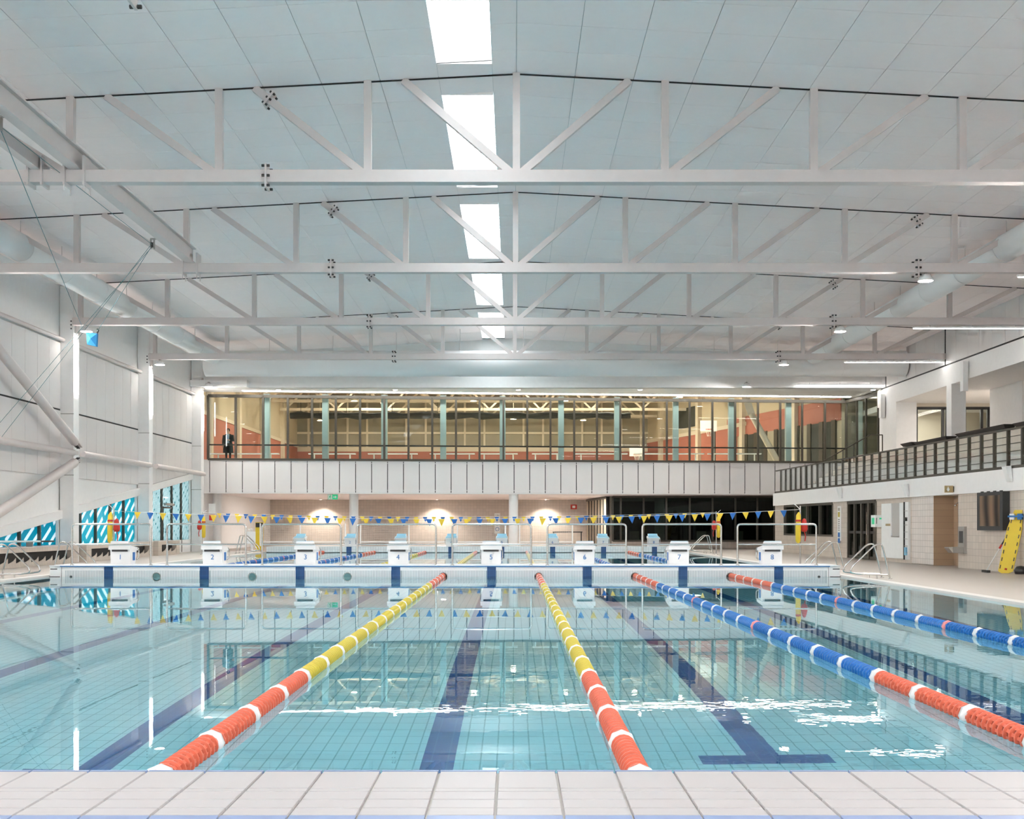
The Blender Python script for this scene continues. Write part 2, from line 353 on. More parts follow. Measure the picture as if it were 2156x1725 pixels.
for k in range(len(TY)-1):
    for r in range(nrow):
        ya=TY[k]+r*cellh; yb=ya+cellh
        for (x0,x1) in cols:
            if x0>18.4: continue
            xm=(x0+x1)/2; th=math.atan(RS)*(-1 if xm>RX else 1); wd=(x1-x0)-.009
            near = 16.0<ya<25.6 and abs(xm)<12.5
            if near:
                key=(round(wd,3))
                if key not in prs:
                    prs[key]=MB().box(-wd/2,wd/2,-cellh/2+.0045,cellh/2-.0045,0,.018).mesh('ceiling_panel'); prs[key].materials.append(CEIL)
                o=bpy.data.objects.new('ceiling_panel',prs[key]); COL.objects.link(o); o.parent=ce
                o.location=Vector((xm,(ya+yb)/2,zc(xm)))-WLOC[ce.name]; o.rotation_euler=(0,-th,0); npan+=1
            else:
                a,b=x0+.0045,x1-.0045; y_a,y_b=ya+.0045,yb-.0045
                rest.hexa([(a,y_a,zc(a)),(b,y_a,zc(b)),(b,y_b,zc(b)),(a,y_b,zc(a)),(a,y_a,zc(a)+.018),(b,y_a,zc(b)+.018),(b,y_b,zc(b)+.018),(a,y_b,zc(a)+.018)])
for a,b in zip(ys[2:-1:2],ys[3:-1:2]):
    rest.hexa([(SX0,a,zc(SX0)),(SX1,a,zc(SX1)),(SX1,b,zc(SX1)),(SX0,b,zc(SX0)),(SX0,a,zc(SX0)+.018),(SX1,a,zc(SX1)+.018),(SX1,b,zc(SX1)+.018),(SX0,b,zc(SX0)+.018)])
rest.build('distant_ceiling_panels',CEIL,ce,kind='stuff')
POS=['behind the viewer','behind the viewer','over the viewer','at the top edge of the picture','framed by the nearest roof truss','framed by the second roof truss','between the third and fourth roof trusses','farthest and smallest, before the gym window wall']
for k,(a,b) in enumerate(sky):
    z0=zc(SX0); z1=zc(SX1); top=z1+.55
    if k>=2:
        t=T('skylight','bright white rectangular skylight %s'%POS[k],'skylight',(SX0,a,z0))
        m=MB(); m.box(SX0-.02,SX0,a,b,z0,top).box(SX1,SX1+.02,a,b,z1,top).box(SX0,SX1,a-.02,a,z0,top).box(SX0,SX1,b,b+.02,z0,top); m.build('well',WHITE,t)
        MB().box(SX0,SX1,a,b,top,top+.02).build('glazing',SKYG,t)
        for j in range(8):
            y=b-.75-j*.38
            MB().box(SX0,SX1,y,y+.02,top-.05,top-.01).build('slat',GALV,t)
        pd=bpy.data.lights.new('skylight_portal','AREA'); pd.shape='RECTANGLE'; pd.size=SX1-SX0; pd.size_y=b-a; pd.cycles.is_portal=True
        po=bpy.data.objects.new('skylight_portal',pd); COL.objects.link(po); po.location=((SX0+SX1)/2,(a+b)/2,top+.06)

# left wall
XWL=-15.9
def slope(y): return .96+.124*(y-35.5)
m=MB(); m.box(XWL-.3,XWL-.02,HALL0,57,7.73,9.9)
ya=HALL0; yb=28.0; m.box(XWL-.3,XWL-.02,ya,yb,0,7.73)
m.box(XWL-.3,XWL-.02,57,58.7,0,8.3); m.box(XWL-.3,XWL-.02,58.7,80,0,4.3)
m.prism([(28.0,slope(28)+.3),(28,7.73),(57,7.73),(57,slope(57)+.3)],'x',XWL-.3,XWL-.04)
m.box(XWL-.3,XWL-.04,28,57,0,.6)
for y in (TY[6],TY[7],TY[8]-.25): m.box(XWL-.3,XWL-.03,y-.06,y+.56 if y<55 else 57,.0,slope(y)+.3)
wl=struct(m,'wall_left',WHITE)
m=MB(); m.prism([(28.0,slope(28)),(28,slope(28)+.3),(57,slope(57)+.3),(57,slope(57))],'x',XWL-.3,XWL+.10); struct(m,'trim_1',WHITE)
COLY=[TY[5]-.02,TY[6],TY[7],TY[8]-.25]  # columns on the left, trusses 2..5
for bi,(a,b) in enumerate(((TY[5]+.5,TY[6]),(TY[6]+.5,TY[7]),(TY[7]+.5,TY[8]-.25))):
    n=8; st=(b-a)/n
    for r,(z0,z1) in enumerate(((3.02,5.32),(5.38,7.70))):
        for k in range(n):
            y0=a+k*st+.008; y1=a+(k+1)*st-.008
            if r==0:
                zb0=max(z0,slope(y0)+.36); zb1=max(z0,slope(y1)+.36)
            else: zb0=zb1=z0
            MB().prism([(y0,zb0),(y0,z1),(y1,z1),(y1,zb1)],'x',XWL-.02,XWL+.03).build('wall_panel',PANEL,wl)
    MB().box(XWL-.03,XWL+.012,a,b,5.31,5.39).build('shadow_gap',BLACK,wl)
    MB().tube([(XWL+.12,a,7.80),(XWL+.12,b,7.80)],.075,8).build('top_rail',STEELW,wl)
    # low windows under the sloping trim
    fr=T('side_window',('low aqua dashed window wedge left of the steel braces','wedge window of aqua dashes between the two left columns','tall glazed bay with clear streaks and a door beside the back wall')[bi],'window',(XWL,(a+b)/2,.6))
    np_=5; ps=(b-a)/np_
    for k in range(np_):
        y0=a+k*ps; y1=y0+ps
        zlo = .6 if bi<2 else (.6 if k<1 else .02)
        MB().prism([(y0+.05,zlo),(y0+.05,slope(y0)),(y1-.05,slope(y1)),(y1-.05,zlo)],'x',XWL-.14,XWL-.12).build('pane',(FILM1 if bi==0 else (FILM1 if k<1 else FILM2)) if bi<2 else FILM3,fr)
        MB().prism([(y0-.05,zlo),(y0-.05,slope(y0)),(y0+.05,slope(y0)),(y0+.05,zlo)],'x',XWL-.15,XWL-.03).build('mullion',BRONZE,fr)
    if bi==2:
        yd=a+2*ps
        d=MB().box(XWL-.1,XWL-.02,yd+.05,yd+.12,.02,2.15).box(XWL-.1,XWL-.02,yd+ps-.12,yd+ps-.05,.02,2.15).box(XWL-.1,XWL-.02,yd+.05,yd+ps-.05,2.08,2.16).build('door_frame',BRONZE,fr)
        MB().box(XWL-.02,XWL+.10,yd+.1,yd+ps-.1,2.2,2.32).build('door_closer',GALV,fr)
        MB().tube([(XWL,yd+.2,1.0),(XWL+.07,yd+.2,1.0),(XWL+.07,yd+.2,1.15)],.015,6).build('door_handle',SLOT,fr)
# beige bench boxes with toothed black vents
for bi,(a,b) in enumerate(((29.0,TY[6]-.15),(TY[6]+.62,TY[7]-.15),(TY[7]+.55,52.2))):
    t=T('vent_bench',('long beige bench box with toothed black vent left of the first column','beige bench box with toothed black vent between the two left columns','short beige bench box with black vent near the side door')[bi],'bench',(-15.5,(a+b)/2,0))
    MB().box(XWL+.12,-15.2,a,b,.46,.60).box(XWL+.12,-15.2,a,b,0,.06).box(XWL+.12,-15.2,a,a+.5,.06,.46).box(XWL+.12,-15.2,b-.5,b,.06,.46).build('body',BTILE,t)
    MB().box(-15.45,-15.40,a+.5,b-.5,.06,.46).build('vent',BLACK,t)
    n=int((b-a-1)/.55); st=(b-a-1)/n
    for k in range(n):
        y=a+.5+k*st
        MB().prism([(y,.06),(y+st,.06),(y+st,.30),(y+st*.75,.22),(y+st*.4,.17),(y,.13)],'x',-15.24,-15.22).build('tooth',BTILE,t)
    MB().box(XWL+.12,-15.18,a,b,.60,.63).build('seat_top',EDGE,t)
# columns on the left with light strips
CN=['','left column where the two steel braces meet','left column between the braces and the back wall','left column in the corner beside the gym window']
for k,y in enumerate(COLY):
    if k==0: continue
    t=T('steel_column','white steel %s'%CN[k],'column',(-15.65,y,0))
    MB().box(-15.9,-15.42,y,y+.5,.0,zc(-15.6)-.05).build('shaft',WHITE,t)
    MB().box(-15.42,-15.36,y+.1,y+.4,8.05,8.6).build('end_plate',STEELW,t)
    for z in (8.2,8.33,8.46): MB().cyl((-15.5,y-.02,z),(-15.5,y+.0,z),.03,6).build('bolt',SLOT,t)
    MB().box(-15.415,-15.37,y+.16,y+.34,5.9 if k==1 else 6.0,7.75).build('light_strip',LEDS,t)
    for z in (1.05+2.0,5.2): MB().box(-15.9,-15.41,y-.01,y,z,z+.03).build('splice_line',GALV,t)
# tie tubes and braces
def tie(a,b,lab):
    t=T('tie_beam',lab,'beam',(-15.3,(a+b)/2,3.7)); MB().tube([(-15.28,a,3.83),(-15.28,b-.35,3.83)],.11,10).build('tube',STEELW,t)
    MB().box(-15.32,-15.24,b-.35,b,3.76,3.90).build('fin_plate',STEELW,t)
tie(TY[5],TY[6],'horizontal white tube running to the brace joint on the left wall')
tie(TY[6]+.5,TY[7],'horizontal white tube between the two left columns')
tie(TY[7]+.5,TY[8],'horizontal white tube between the second left column and the corner column')
for z,lab in ((7.4,'diagonal white brace tube rising to the left edge above the joint'),(1.0,'diagonal white brace tube falling to the left edge below the joint')):
    s=1 if z>4 else -1
    t=T('brace_tube',lab,'brace',(-15.3,36,min(z,3.9))); p1=Vector((-15.25,TY[6]+.05,3.83+s*.22)); p0=Vector((-15.25,TY[5]-.1,z)); d=(p1-p0).normalized()
    MB().tube([p0,p1-d*.45,p1-d*.30],[.16,.16,.10],12).build('tube',STEELW,t)
    MB().beam(p1-d*.5,p1,.04,.26,(1,0,0)).build('gusset',STEELW,t)
    for j in range(3):
        for q in (-.07,.07): MB().cyl(p1-d*(.07+.1*j)+Vector((-.05,0,q)),p1-d*(.07+.1*j)+Vector((.06,0,q)),.025,6).build('bolt',SLOT,t)

# roof trusses
ORD=['over the viewer','at the top edge of the picture','nearest the viewer','second from the viewer','third from the viewer','fourth and farthest']
VS=3.045; ZBC=8.44
def truss(y,lab,k):
    t=T('roof_truss','long white steel roof truss, %s'%lab,'truss',(RX,y,ZBC-.13))
    xl,xr=-15.42,18.25
    MB().box(xl,xr,y-.125,y+.125,ZBC-.125,ZBC+.125).build('bottom_chord',STEELW,t)
    m=MB(); z=.02
    m.add([(xl,y-.02,zc(xl)-z),(RX,y-.02,zc(RX)-z),(xr,y-.02,zc(xr)-z),(xl,y-.02,zc(xl)+.02),(RX,y-.02,zc(RX)+.02),(xr,y-.02,zc(xr)+.02)],[(0,1,4,3),(1,2,5,4)])
    m.add([(xl,y+.02,zc(xl)-z),(RX,y+.02,zc(RX)-z),(xr,y+.02,zc(xr)-z),(xl,y-.02,zc(xl)-z),(RX,y-.02,zc(RX)-z),(xr,y-.02,zc(xr)-z)],[(0,1,4,3),(1,2,5,4)])
    m.build('top_chord',BLACK,t)  # black strip standing in for the shaded ceiling slot; top chord stays buried
    for i in range(-5,6):
        x=RX+VS*i
        if x<xl+.2 or x>xr-.2: continue
        MB().box(x-.075,x+.075,y-.075,y+.075,ZBC+.1,zc(x)-.0).build('vertical',STEELW,t)
    for i in range(-5,7):
        for s in ((-1,1) if i==0 else ((-1,) if i<0 else (1,))):
            x0=RX+VS*i+s*.12; x1=x0+s*2.2
            if x1<xl or x1>xr: continue
            MB().beam((x0,y,ZBC+.10),(x1,y,zc(x1)-.02),.13,.15).build('diagonal',STEELW,t)
    for s in (-1,1):       # bolted splices
        xs=-5.05 if s<0 else 11.2
        m=MB().box(xs-.02,xs+.02,y-.17,y+.17,ZBC-.24,ZBC+.24).build('splice_plate',STEELW,t)
        for dz in (-.2,0,.2):
            for dx in (-.05,.05):
                for dy in (-.15,.15):
                    MB().cyl((xs+dx*.5,y+dy,ZBC+dz),(xs+dx*1.6,y+dy,ZBC+dz),.028,6).build('bolt',SLOT,t)
        # splice on the diagonal
        i=-1 if s<0 else 3; x0=RX+VS*i+s*.12; x1=x0+s*2.2
        if s>0 and x1>xr: continue
        p0=Vector((x0,y,ZBC+.1)); p1=Vector((x1,y,zc(x1)-.02)); d=(p1-p0).normalized(); c=p0+(p1-p0)*.86; nrm=Vector((0,1,0)).cross(d)
        MB().beam(c-d*.02,c+d*.02,.30,.34).build('splice_plate',STEELW,t)
        for a_ in (-.13,0,.13):
            for dy in (-.12,.12):
                q=c+nrm*a_+Vector((0,dy,0)); MB().cyl(q-d*.06,q+d*.06,.025,6).build('bolt',SLOT,t)
    return t
for k in range(2,8): truss(TY[k] if k<8 else TY[k], ORD[k-2], k)
# runway beam clamped to the trusses at left
t=T('runway_beam','long pale runway beam clamped across the roof trusses at upper left','beam',(-8.95,14,ZBC+.2))
zb=ZBC+.30
MB().box(-9.07,-8.83,2,31.9,zb-.17,zb-.14).box(-8.98,-8.92,2,31.9,zb-.15,zb+.25).box(-9.07,-8.83,2,31.9,zb+.24,zb+.27).build('beam_profile',STEELW,t)
for y in (TY[3],TY[4],TY[5]):
    for dx in (-.2,.2):
        MB().box(-8.95+dx-.02,-8.95+dx+.02,y-.2,y+.2,ZBC-.2,zb+.1).build('clamp_plate',STEELW,t)
        for dy in (-.17,.17): MB().cyl((-8.95+dx,y+dy,ZBC-.32),(-8.95+dx,y+dy,zb+.1),.015,6).build('clamp_rod',STEELW,t)
t=T('runway_beam','second pale beam stub hung left of the runway beam on the nearest truss','beam',(-9.75,22,ZBC+.2))
MB().box(-9.84,-9.66,TY[4]-8,TY[4]+.3,zb-.17,zb+.1).build('beam_profile',STEELW,t)
for dx in (-.14,.14): MB().box(-9.75+dx-.02,-9.75+dx+.02,TY[4]-.2,TY[4]+.2,ZBC-.2,zb+.1).build('clamp_plate',STEELW,t)
# pulleys, cables, blue bag
pA=Vector((-9.25,20.6,8.50)); pB=Vector((-9.26,29.4,8.50)); bag=Vector((xx(197,33.5),33.5,zz(700,33.5)))
for p,lab in ((pA,'small dark pulley on the runway beam at the left edge'),(pB,'small dark pulley on the runway beam where the cables fan down to the bag')):
    t=T('cable_pulley',lab,'pulley',p-Vector((0,0,.1)))
    MB().lathe([(.02,-.03),(.08,-.03),(.06,0),(.08,.03),(.02,.03)],p,12,'x').build('sheave',SLOT,t)
    MB().box(p.x-.05,p.x-.035,p.y-.05,p.y+.05,p.z-.1,p.z+.14).box(p.x+.035,p.x+.05,p.y-.05,p.y+.05,p.z-.1,p.z+.14).box(p.x-.05,p.x+.25,p.y-.03,p.y+.03,p.z+.14,p.z+.17).build('bracket',GALV,t)
def cable(pts,lab): MB().tube(pts,.008,4).build('steel_cable',TEALC,label=lab,cat='cable')
cable([pA,pB],'thin cable along the runway beam between its two pulleys')
cable([pA,bag+Vector((-.35,0,.2))],'thin teal cable falling from the edge pulley towards the blue bag')
cable([pB,bag+Vector((.12,0,.05))],'thin teal cable from the middle pulley down to the blue bag')
cable([pB+Vector((-.04,0,0)),(xx(0,34.3),34.3,zz(925,34.3))],'dark teal cable slanting down from the middle pulley to the left edge')
cable([pB+Vector((.03,0,0)),(xx(0,34.6),34.6,zz(890,34.6))],'pale thin cable slanting above the dark teal cable to the left edge')
t=T('weight_bag','small bright blue bag hanging from the cables at left','bag',bag-Vector((0,0,.42)))
m=MB(); 
m.add([bag+Vector(v) for v in ((-.20,-.05,0),(.12,-.05,-.04),(.10,-.06,-.42),(-.17,-.06,-.36),(-.20,.05,0),(.12,.05,-.04),(.10,.06,-.42),(-.17,.06,-.36),(-.05,-.12,-.2),(-.04,.12,-.2))],
 [(0,8,1),(1,8,2),(2,8,3),(3,8,0),(5,9,4),(6,9,5),(7,9,6),(4,9,7),(0,1,5,4),(1,2,6,5),(2,3,7,6),(3,0,4,7)]); m.build('pouch',BAGB,t)
MB().tube([bag+Vector((.10,0,-.03)),bag+Vector((.14,0,.06)),bag+Vector((.10,0,.1))],.025,6).build('hook',SLOT,t)

# ducts
def ductcyl(pts,r,name,lab):
    t=T(name,lab,'duct',(pts[0][0],(pts[0][1]+pts[-1][1])/2,pts[0][2]-r))
    MB().tube(pts,r,24).build('duct_skin',DUCT,t)
    L_=(Vector(pts[-1])-Vector(pts[0])); n=int(L_.length/2.8)
    for k in range(1,n):
        c=Vector(pts[0])+L_*(k/n); d=L_.normalized(); MB().tube([c-d*.02,c+d*.02],r+.012,24).build('seam_band',DUCT,t); MB().cyl(c+Vector((0,0,r)),(c.x,c.y,zc(c.x)),.012,5).build('hanger',STEELW,t)
    return t
ductcyl([(-13.8,-6,9.08),(-13.8,52.6,9.08)],.38,'air_duct','big round white air duct running along the left side under the roof')
ductcyl([(13.8,-6,9.08),(13.8,52.6,9.08)],.38,'air_duct','big round white air duct running along the right side under the roof')
ductcyl([(-14.3,53.3,8.82),(18.2,53.3,8.82)],.60,'air_duct','wide white cross duct in front of the gym wall, glowing under the last skylight')

# upper wall above the back windows (last truss line) and soffit
m=MB(); m.box(-15.9,18.3,56.8,57.05,8.12,10.7); m.prism([(-15.9,56.9),(18.4,56.9),(18.4,61.6),(-15.9,58.6)],'z',8.12,8.3)
wb=struct(m,'wall_back_upper',WHITE)
MB().box(-15.9,-13.1,56.35,56.8,8.12,8.45).build('corner_box',WHITE,wb)
xs0,xs1=bw(517),bw(1783)
MB().bbox(xs0,xs1,-.75,-.45,8.095,8.125).build('light_trough',LED,wb)
for px in (597,840,1091,1335,1790):
    x=bw(px); t=T('soffit_downlight','tiny soffit downlight above the window, %s'%{597:'leftmost',840:'second from left',1091:'middle one',1335:'fourth from left',1790:'right end by the corner glass'}[px],'downlight',(x,57.4,8.1))
    MB().lathe([(.12,0),(.12,.02),(.0,.02)],(x,57.5,8.09),12).build('rim',WHITE,t); MB().lathe([(.0,-.004),(.09,-.004)],(x,57.5,8.09),12).build('lens',LAMPW,t)
# back wall: white panel band, window frames, glass
m=MB(); m.bbox(-15.9,18.4,.06,.5,2.96,4.62); struct(m,'wall_back',BLACK)
bwall=bpy.data.objects['wall_back']
xj=bw(441.3); p=.818; k=0
while xj+p*k<17.9:
    x0=xj+p*k+.02; x1=min(xj+p*(k+1)-.02,18.3)
    MB().bbox(x0,x1,0,.08,2.99,4.60).build('white_panel',PANEL,bwall); k+=1
MB().bbox(-15.9,xj-.02,0,.08,2.97,4.62).build('white_panel',PANEL,bwall)
MB().bbox(-15.9,18.3,-.01,.3,4.595,4.66).build('band_cap',PANEL,bwall); MB().bbox(-15.9,18.3,-.01,.3,2.93,2.985).build('band_foot',PANEL,bwall)
for z in (3.10,4.49): MB().bbox(xj,18.0,.055,.075,z,z+.03).build('clip_rail',PANEL,bwall)
ZS,ZH=4.68,7.93
wt_=T('window_wall','long dark framed internal window band of the gym above the white panels','window',(0,59.85,ZS))
wt_['kind']='structure'; wt_.name='window_1'; WLOC['window_1']=Vector((0,59.85,ZS)); del wt_['category']; del wt_['label']
mp=[438,496,554,606,657,707,758,809,860,910,960,1009.6,1060,1110,1159,1209,1257,1306,1355,1404,1452,1500,1548,1596,1643,1689,1737,1782]
MB().bbox(bw(438),bw(1782),-.05,.1,ZH-.09,ZH+.06).build('head_frame',BRONZE,wt_); MB().bbox(bw(438),bw(1782),-.05,.1,ZS-.06,ZS+.05).build('sill_frame',BRONZE,wt_)
ztr=zz(939,59.4)
for i,px in enumerate(mp):
    x=bw(px); MB().bbox(x-.05,x+.05,-.05,.12,ZS,ZH).build('mullion',BRONZE,wt_)
    if i+1<len(mp):
        x1=bw(mp[i+1]); MB().bbox(x+.05,x1-.05,.02,.03,ZS+.05,ZH-.09).build('pane',CLEAR,wt_)
        MB().bbox(x+.05,x1-.05,.06,.12,ztr-.035,ztr+.035).build('transom',DARKF,wt_)
# corner glazing returning towards the viewer at right
wr=T('window_2','',None,(18.2,59,ZS)); wr['kind']='structure'
c0=(bw(1782),61.40); c1=(18.42,57.75)
MB().lbox(c0,c1,-.06,.06,ZH-.09,ZH+.06).build('head_frame',BRONZE,wr)
for f in (.0,.34,.62,.98):
    a=Vector((c0[0],c0[1],0)).lerp(Vector((c1[0],c1[1],0)),f); MB().box(a.x-.05,a.x+.05,a.y-.05,a.y+.05,4.6,ZH).build('mullion',BRONZE,wr)
MB().lbox(c0,c1,-.01,.01,4.6,ZH-.09).build('pane',CLEAR,wr)
m=MB(); m.box(19.9,20.0,57.3,62.5,4.57,8); m.box(17.9,20,62.4,62.5,4.57,8); m.box(18.4,20,57.3,62.5,8.0,8.1); struct(m,'wall_corner_room',GYMP)
area('corner_fill_light',(19.1,59.5,7.9),.6,24,sy=.6,col=(1,.95,.85))  # unseen fill light added to brighten the space behind the corner glass
# lower back area under the overhang
m=MB(); m.prism([(-15.9,58.6),(18.4,61.6),(18.4,82),(-17,82)],'z',2.97,3.3); struct(m,'ceiling_undercroft',CEIL)
m=MB(); m.box(-17,5.0,75,75.3,0,3.0); wbl=struct(m,'wall_back_lower',BTILEX)
m=MB(); m.lbox((5.0,75),(5.62,65.6),-.1,.1,0,3.0); struct(m,'wall_partition',BTILE)
m=MB(); m.box(5.6,16,65.25,65.45,0,.39); m.box(15.3,15.6,60,65.3,0,3); struct(m,'wall_glazed_room',BTILEX)
for a,b in ((1290,1630),):
    t=T('window_3','',None,(10,65.3,.39)); t['kind']='structure'
    xs=[xx(p_,65.3) for p_ in (1290,1307,1355,1403,1452,1500,1548,1594,1630)]
    MB().box(xs[0],xs[-1],65.22,65.4,.36,.46).build('sill_frame',BRONZE,t); MB().box(xs[0],xs[-1],65.22,65.4,2.86,2.98).build('head_frame',BRONZE,t)
    for i,x in enumerate(xs):
        MB().box(x-.05,x+.05,65.22,65.4,.4,2.95).build('mullion',BRONZE,t)
        if i+1<len(xs): MB().box(x+.05,xs[i+1]-.05,65.30,65.32,.46,2.86).build('pane',DARKG,t)
# slatted dark screen beside the glazed room
t=T('slatted_screen','tall screen of dark framed panels between beige alcove and glazed room','screen',(5.2,69.5,0)); n=7
q0=Vector((4.86,73.7,0)); q1=Vector((5.50,65.5,0))
for k in range(n):
    a=q0.lerp(q1,k/n); b=q0.lerp(q1,(k+.93)/n); MB().lbox((a.x,a.y),(b.x,b.y),-.15,-.11,.1,2.85).build('panel',GYMB,t)
    a=q0.lerp(q1,(k+.93)/n); b=q0.lerp(q1,(k+1)/n); MB().lbox((a.x,a.y),(b.x,b.y),-.2,-.10,.05,2.9).build('post',DARKF,t)
MB().lbox((q0.x,q0.y),(q1.x,q1.y),-.2,-.10,2.82,2.95).build('head',BRONZE,t)
# dark room behind the glazing
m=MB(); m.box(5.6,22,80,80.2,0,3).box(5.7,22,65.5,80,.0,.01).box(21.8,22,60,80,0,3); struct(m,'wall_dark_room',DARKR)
MB().cyl((8.55,67,0),(8.55,67,2.97),.3,16).build('column',WHITE,label='white round column behind the dark glazing',cat='column')
for k,x in enumerate((7.2,11.2,13.4)):
    t=T('lobby_chair','pale lobby chair behind the dark glazing, %s'%('left one','middle one','right one')[k],'chair',(x,68,0.01))
    MB().box(x-.28,x+.28,67.75,68.25,.40,.46).build('seat',GYMT,t); MB().box(x-.28,x+.28,68.22,68.28,.46,.95).build('backrest',GYMT,t)
    for sx in (-.24,.24):
        for sy_ in (-.2,.2): MB().cyl((x+sx,68+sy_,.01),(x+sx,68+sy_,.4),.02,6).build('leg',DARKF,t)
# round columns under the overhang
for x,lab in ((-15.55,'white round column at the left end under the white panels'),(-8.38,'white round column below the white panels, left of centre'),(.0,'white round column below the white panels, centre of the back hall')):
    MB().cyl((x,60.2,0),(x,60.2,2.97),.24,20).build('round_column',WHITE,label=lab,cat='column')
for px,lab in ((675,'left one near the exit sign'),(920,'middle one'),(1150,'right one near the screen')):
    x=xx(px,73.9); t=T('wall_washer','recessed ceiling spot lighting the beige back wall, %s'%lab,'downlight',(x,73.9,2.93))
    MB().lathe([(.13,.03),(.13,0),(.10,0)],(x,73.9,2.945),14).build('rim',WHITE,t); MB().lathe([(0,.004),(.10,.004)],(x,73.9,2.945),14).build('lens',LAMPW,t)
    d=bpy.data.lights.new('wall_washer_lamp','SPOT'); d.energy=260; d.spot_size=math.radians(110); d.spot_blend=.6; d.color=(1,.90,.78); d.shadow_soft_size=.06
    o=bpy.data.objects.new('wall_washer_lamp',d); COL.objects.link(o); o.parent=t; o.location=(0,0,-.02); o.rotation_euler=(math.radians(14),0,0)
for x in (-12,-4,4): area('undercroft_lamp',(x,66,2.9),.25,105,shape='DISK')

# right side: lower wall, balcony edge, terrace, concourse
m=MB(); OFF=.10
yd0,yd1=rw(1842,OFF),rw(1783,OFF)      # door opening
yw0,yw1=rw(1753,OFF),rw(1651,OFF)      # window opening
yn0,yn1=rw(2017,OFF),rw(1966,OFF)      # shower niche
ya_=rw(1918,OFF)                        # recess with lockers starts
m.wbox(-10,yn0,OFF,.5,0,2.26); m.wbox(yd1,yw0,OFF,.5,0,2.26)
m.wbox(yw0,yw1,OFF,.5,0,zz(1128,53)); m.wbox(yw1,56.6,OFF,.5,0,2.26)
m.wbox(yn1+.02,ya_,.16,.5,0,2.26); m.wbox(ya_,yd0,OFF+.04,.5,0,2.26)
wrt=struct(m,'wall_right',BTILE)
m=MB(); m.wbox(yn0-.1,yn1+.1,.75,.9,0,2.26); m.wbox(yn1,yn1+.04,OFF,.8,0,2.26); m.wbox(yn0-.04,yn0,OFF,.8,0,2.26); struct(m,'wall_niche',NTILE)
MB().wbox(yn1+.02,ya_-.1,OFF,.16,.02,2.26).build('pale_tile_pier',LTILEY,wrt)
m=MB(); m.wbox(-10,56.6,0,.4,2.26,2.87); m.wbox(-10,56.6,.4,5,2.26,2.87); struct(m,'wall_balcony_edge',WHITE)
# window in the right wall
t=T('window_4','',None,W(53,OFF,1)); t['kind']='structure'; zl=zz(1128,53); 
MB().wbox(yw0,yw1,OFF-.02,.25,2.16,2.26).build('head_frame',BRONZE,t); MB().wbox(yw0,yw1,OFF-.02,.25,zl,zl+.08).build('sill_frame',BRONZE,t)
for f in (0,.25,.5,.75,1):
    y=yw0+(yw1-yw0)*f; MB().wbox(y-.07,y+.07,OFF-.01,.25,zl,2.2).build('mullion',BRONZE,t)
    if f<1: MB().wbox(y+.07,y+(yw1-yw0)*.25-.07,.18,.2,zl+.08,2.16).build('pane',DARKG,t)
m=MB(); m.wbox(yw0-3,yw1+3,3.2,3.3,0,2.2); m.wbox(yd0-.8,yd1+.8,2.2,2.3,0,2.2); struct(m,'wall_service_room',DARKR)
# glazed door
t=T('door_1','',None,W((yd0+yd1)/2,OFF,0)); t['kind']='structure'
n=4; st=(yd1-yd0)/n
MB().wbox(yd0,yd1,OFF,.3,2.14,2.26).build('head_frame',BRONZE,t); MB().wbox(yd0,yd1,OFF+.05,.3,.02,.12).build('bottom_rail',BRONZE,t); MB().wbox(yd0+.05,yd1-.05,.16,.24,.98,1.08).build('mid_rail',DARKF,t)
for k in range(n+1): MB().wbox(yd0+k*st-.07,yd0+k*st+.07,OFF+.02,.28,.02,2.2).build('stile',BRONZE,t)
for k in range(n): MB().wbox(yd0+k*st+.07,yd0+(k+1)*st-.07,.2,.22,.12,2.14).build('pane',DARKG,t)
MB().wbox(yd0+st*.8,yd0+st*.86,.02,.06,.95,1.35).build('door_handle',STEEL,t)
MB().wbox(yd0+.4,yd1-.4,1.6,1.7,.3,.95).build('desk_panel',GYMT,t)
# balustrade
t=T('glass_balustrade','long dark balustrade with glass panels along the right balcony','balustrade',W(42,.1,2.87))
MB().wbox(24,56.2,.0,.12,2.87,2.95).build('base_rail',BRONZE,t); MB().wbox(24,56.2,.02,.09,3.94,3.99).build('top_rail',BRONZE,t)
y=24.3
while y<56.2:
    MB().wbox(y-.03,y+.03,.03,.12,2.90,3.96).build('post',BRONZE,t)
    if y+.84<56.2: MB().wbox(y+.05,y+.79,.05,.062,2.97,3.92).build('glass_pane',BALG,t)
    y+=.84
# terrace tiers
t=T('seating_terrace','pale stepped seating terrace behind the dark balustrade','terrace',W(42,2.5,2.87))
for k in range(5):
    o0=.9+k*.68; z=2.87+.34*(k+1)
    MB().wbox(24,54.3,o0,o0+.74,2.87 if k==0 else z-.36,z).build('tier',TERR if k>1 else PANEL,t)
    MB().wbox(24,54.3,o0-.02,o0+.05,z-.01,z+.015).build('nosing',BRONZE,t)
m=MB(); m.box(17.6,30,24,62,4.2,4.57); struct(m,'floor_concourse',DECK)
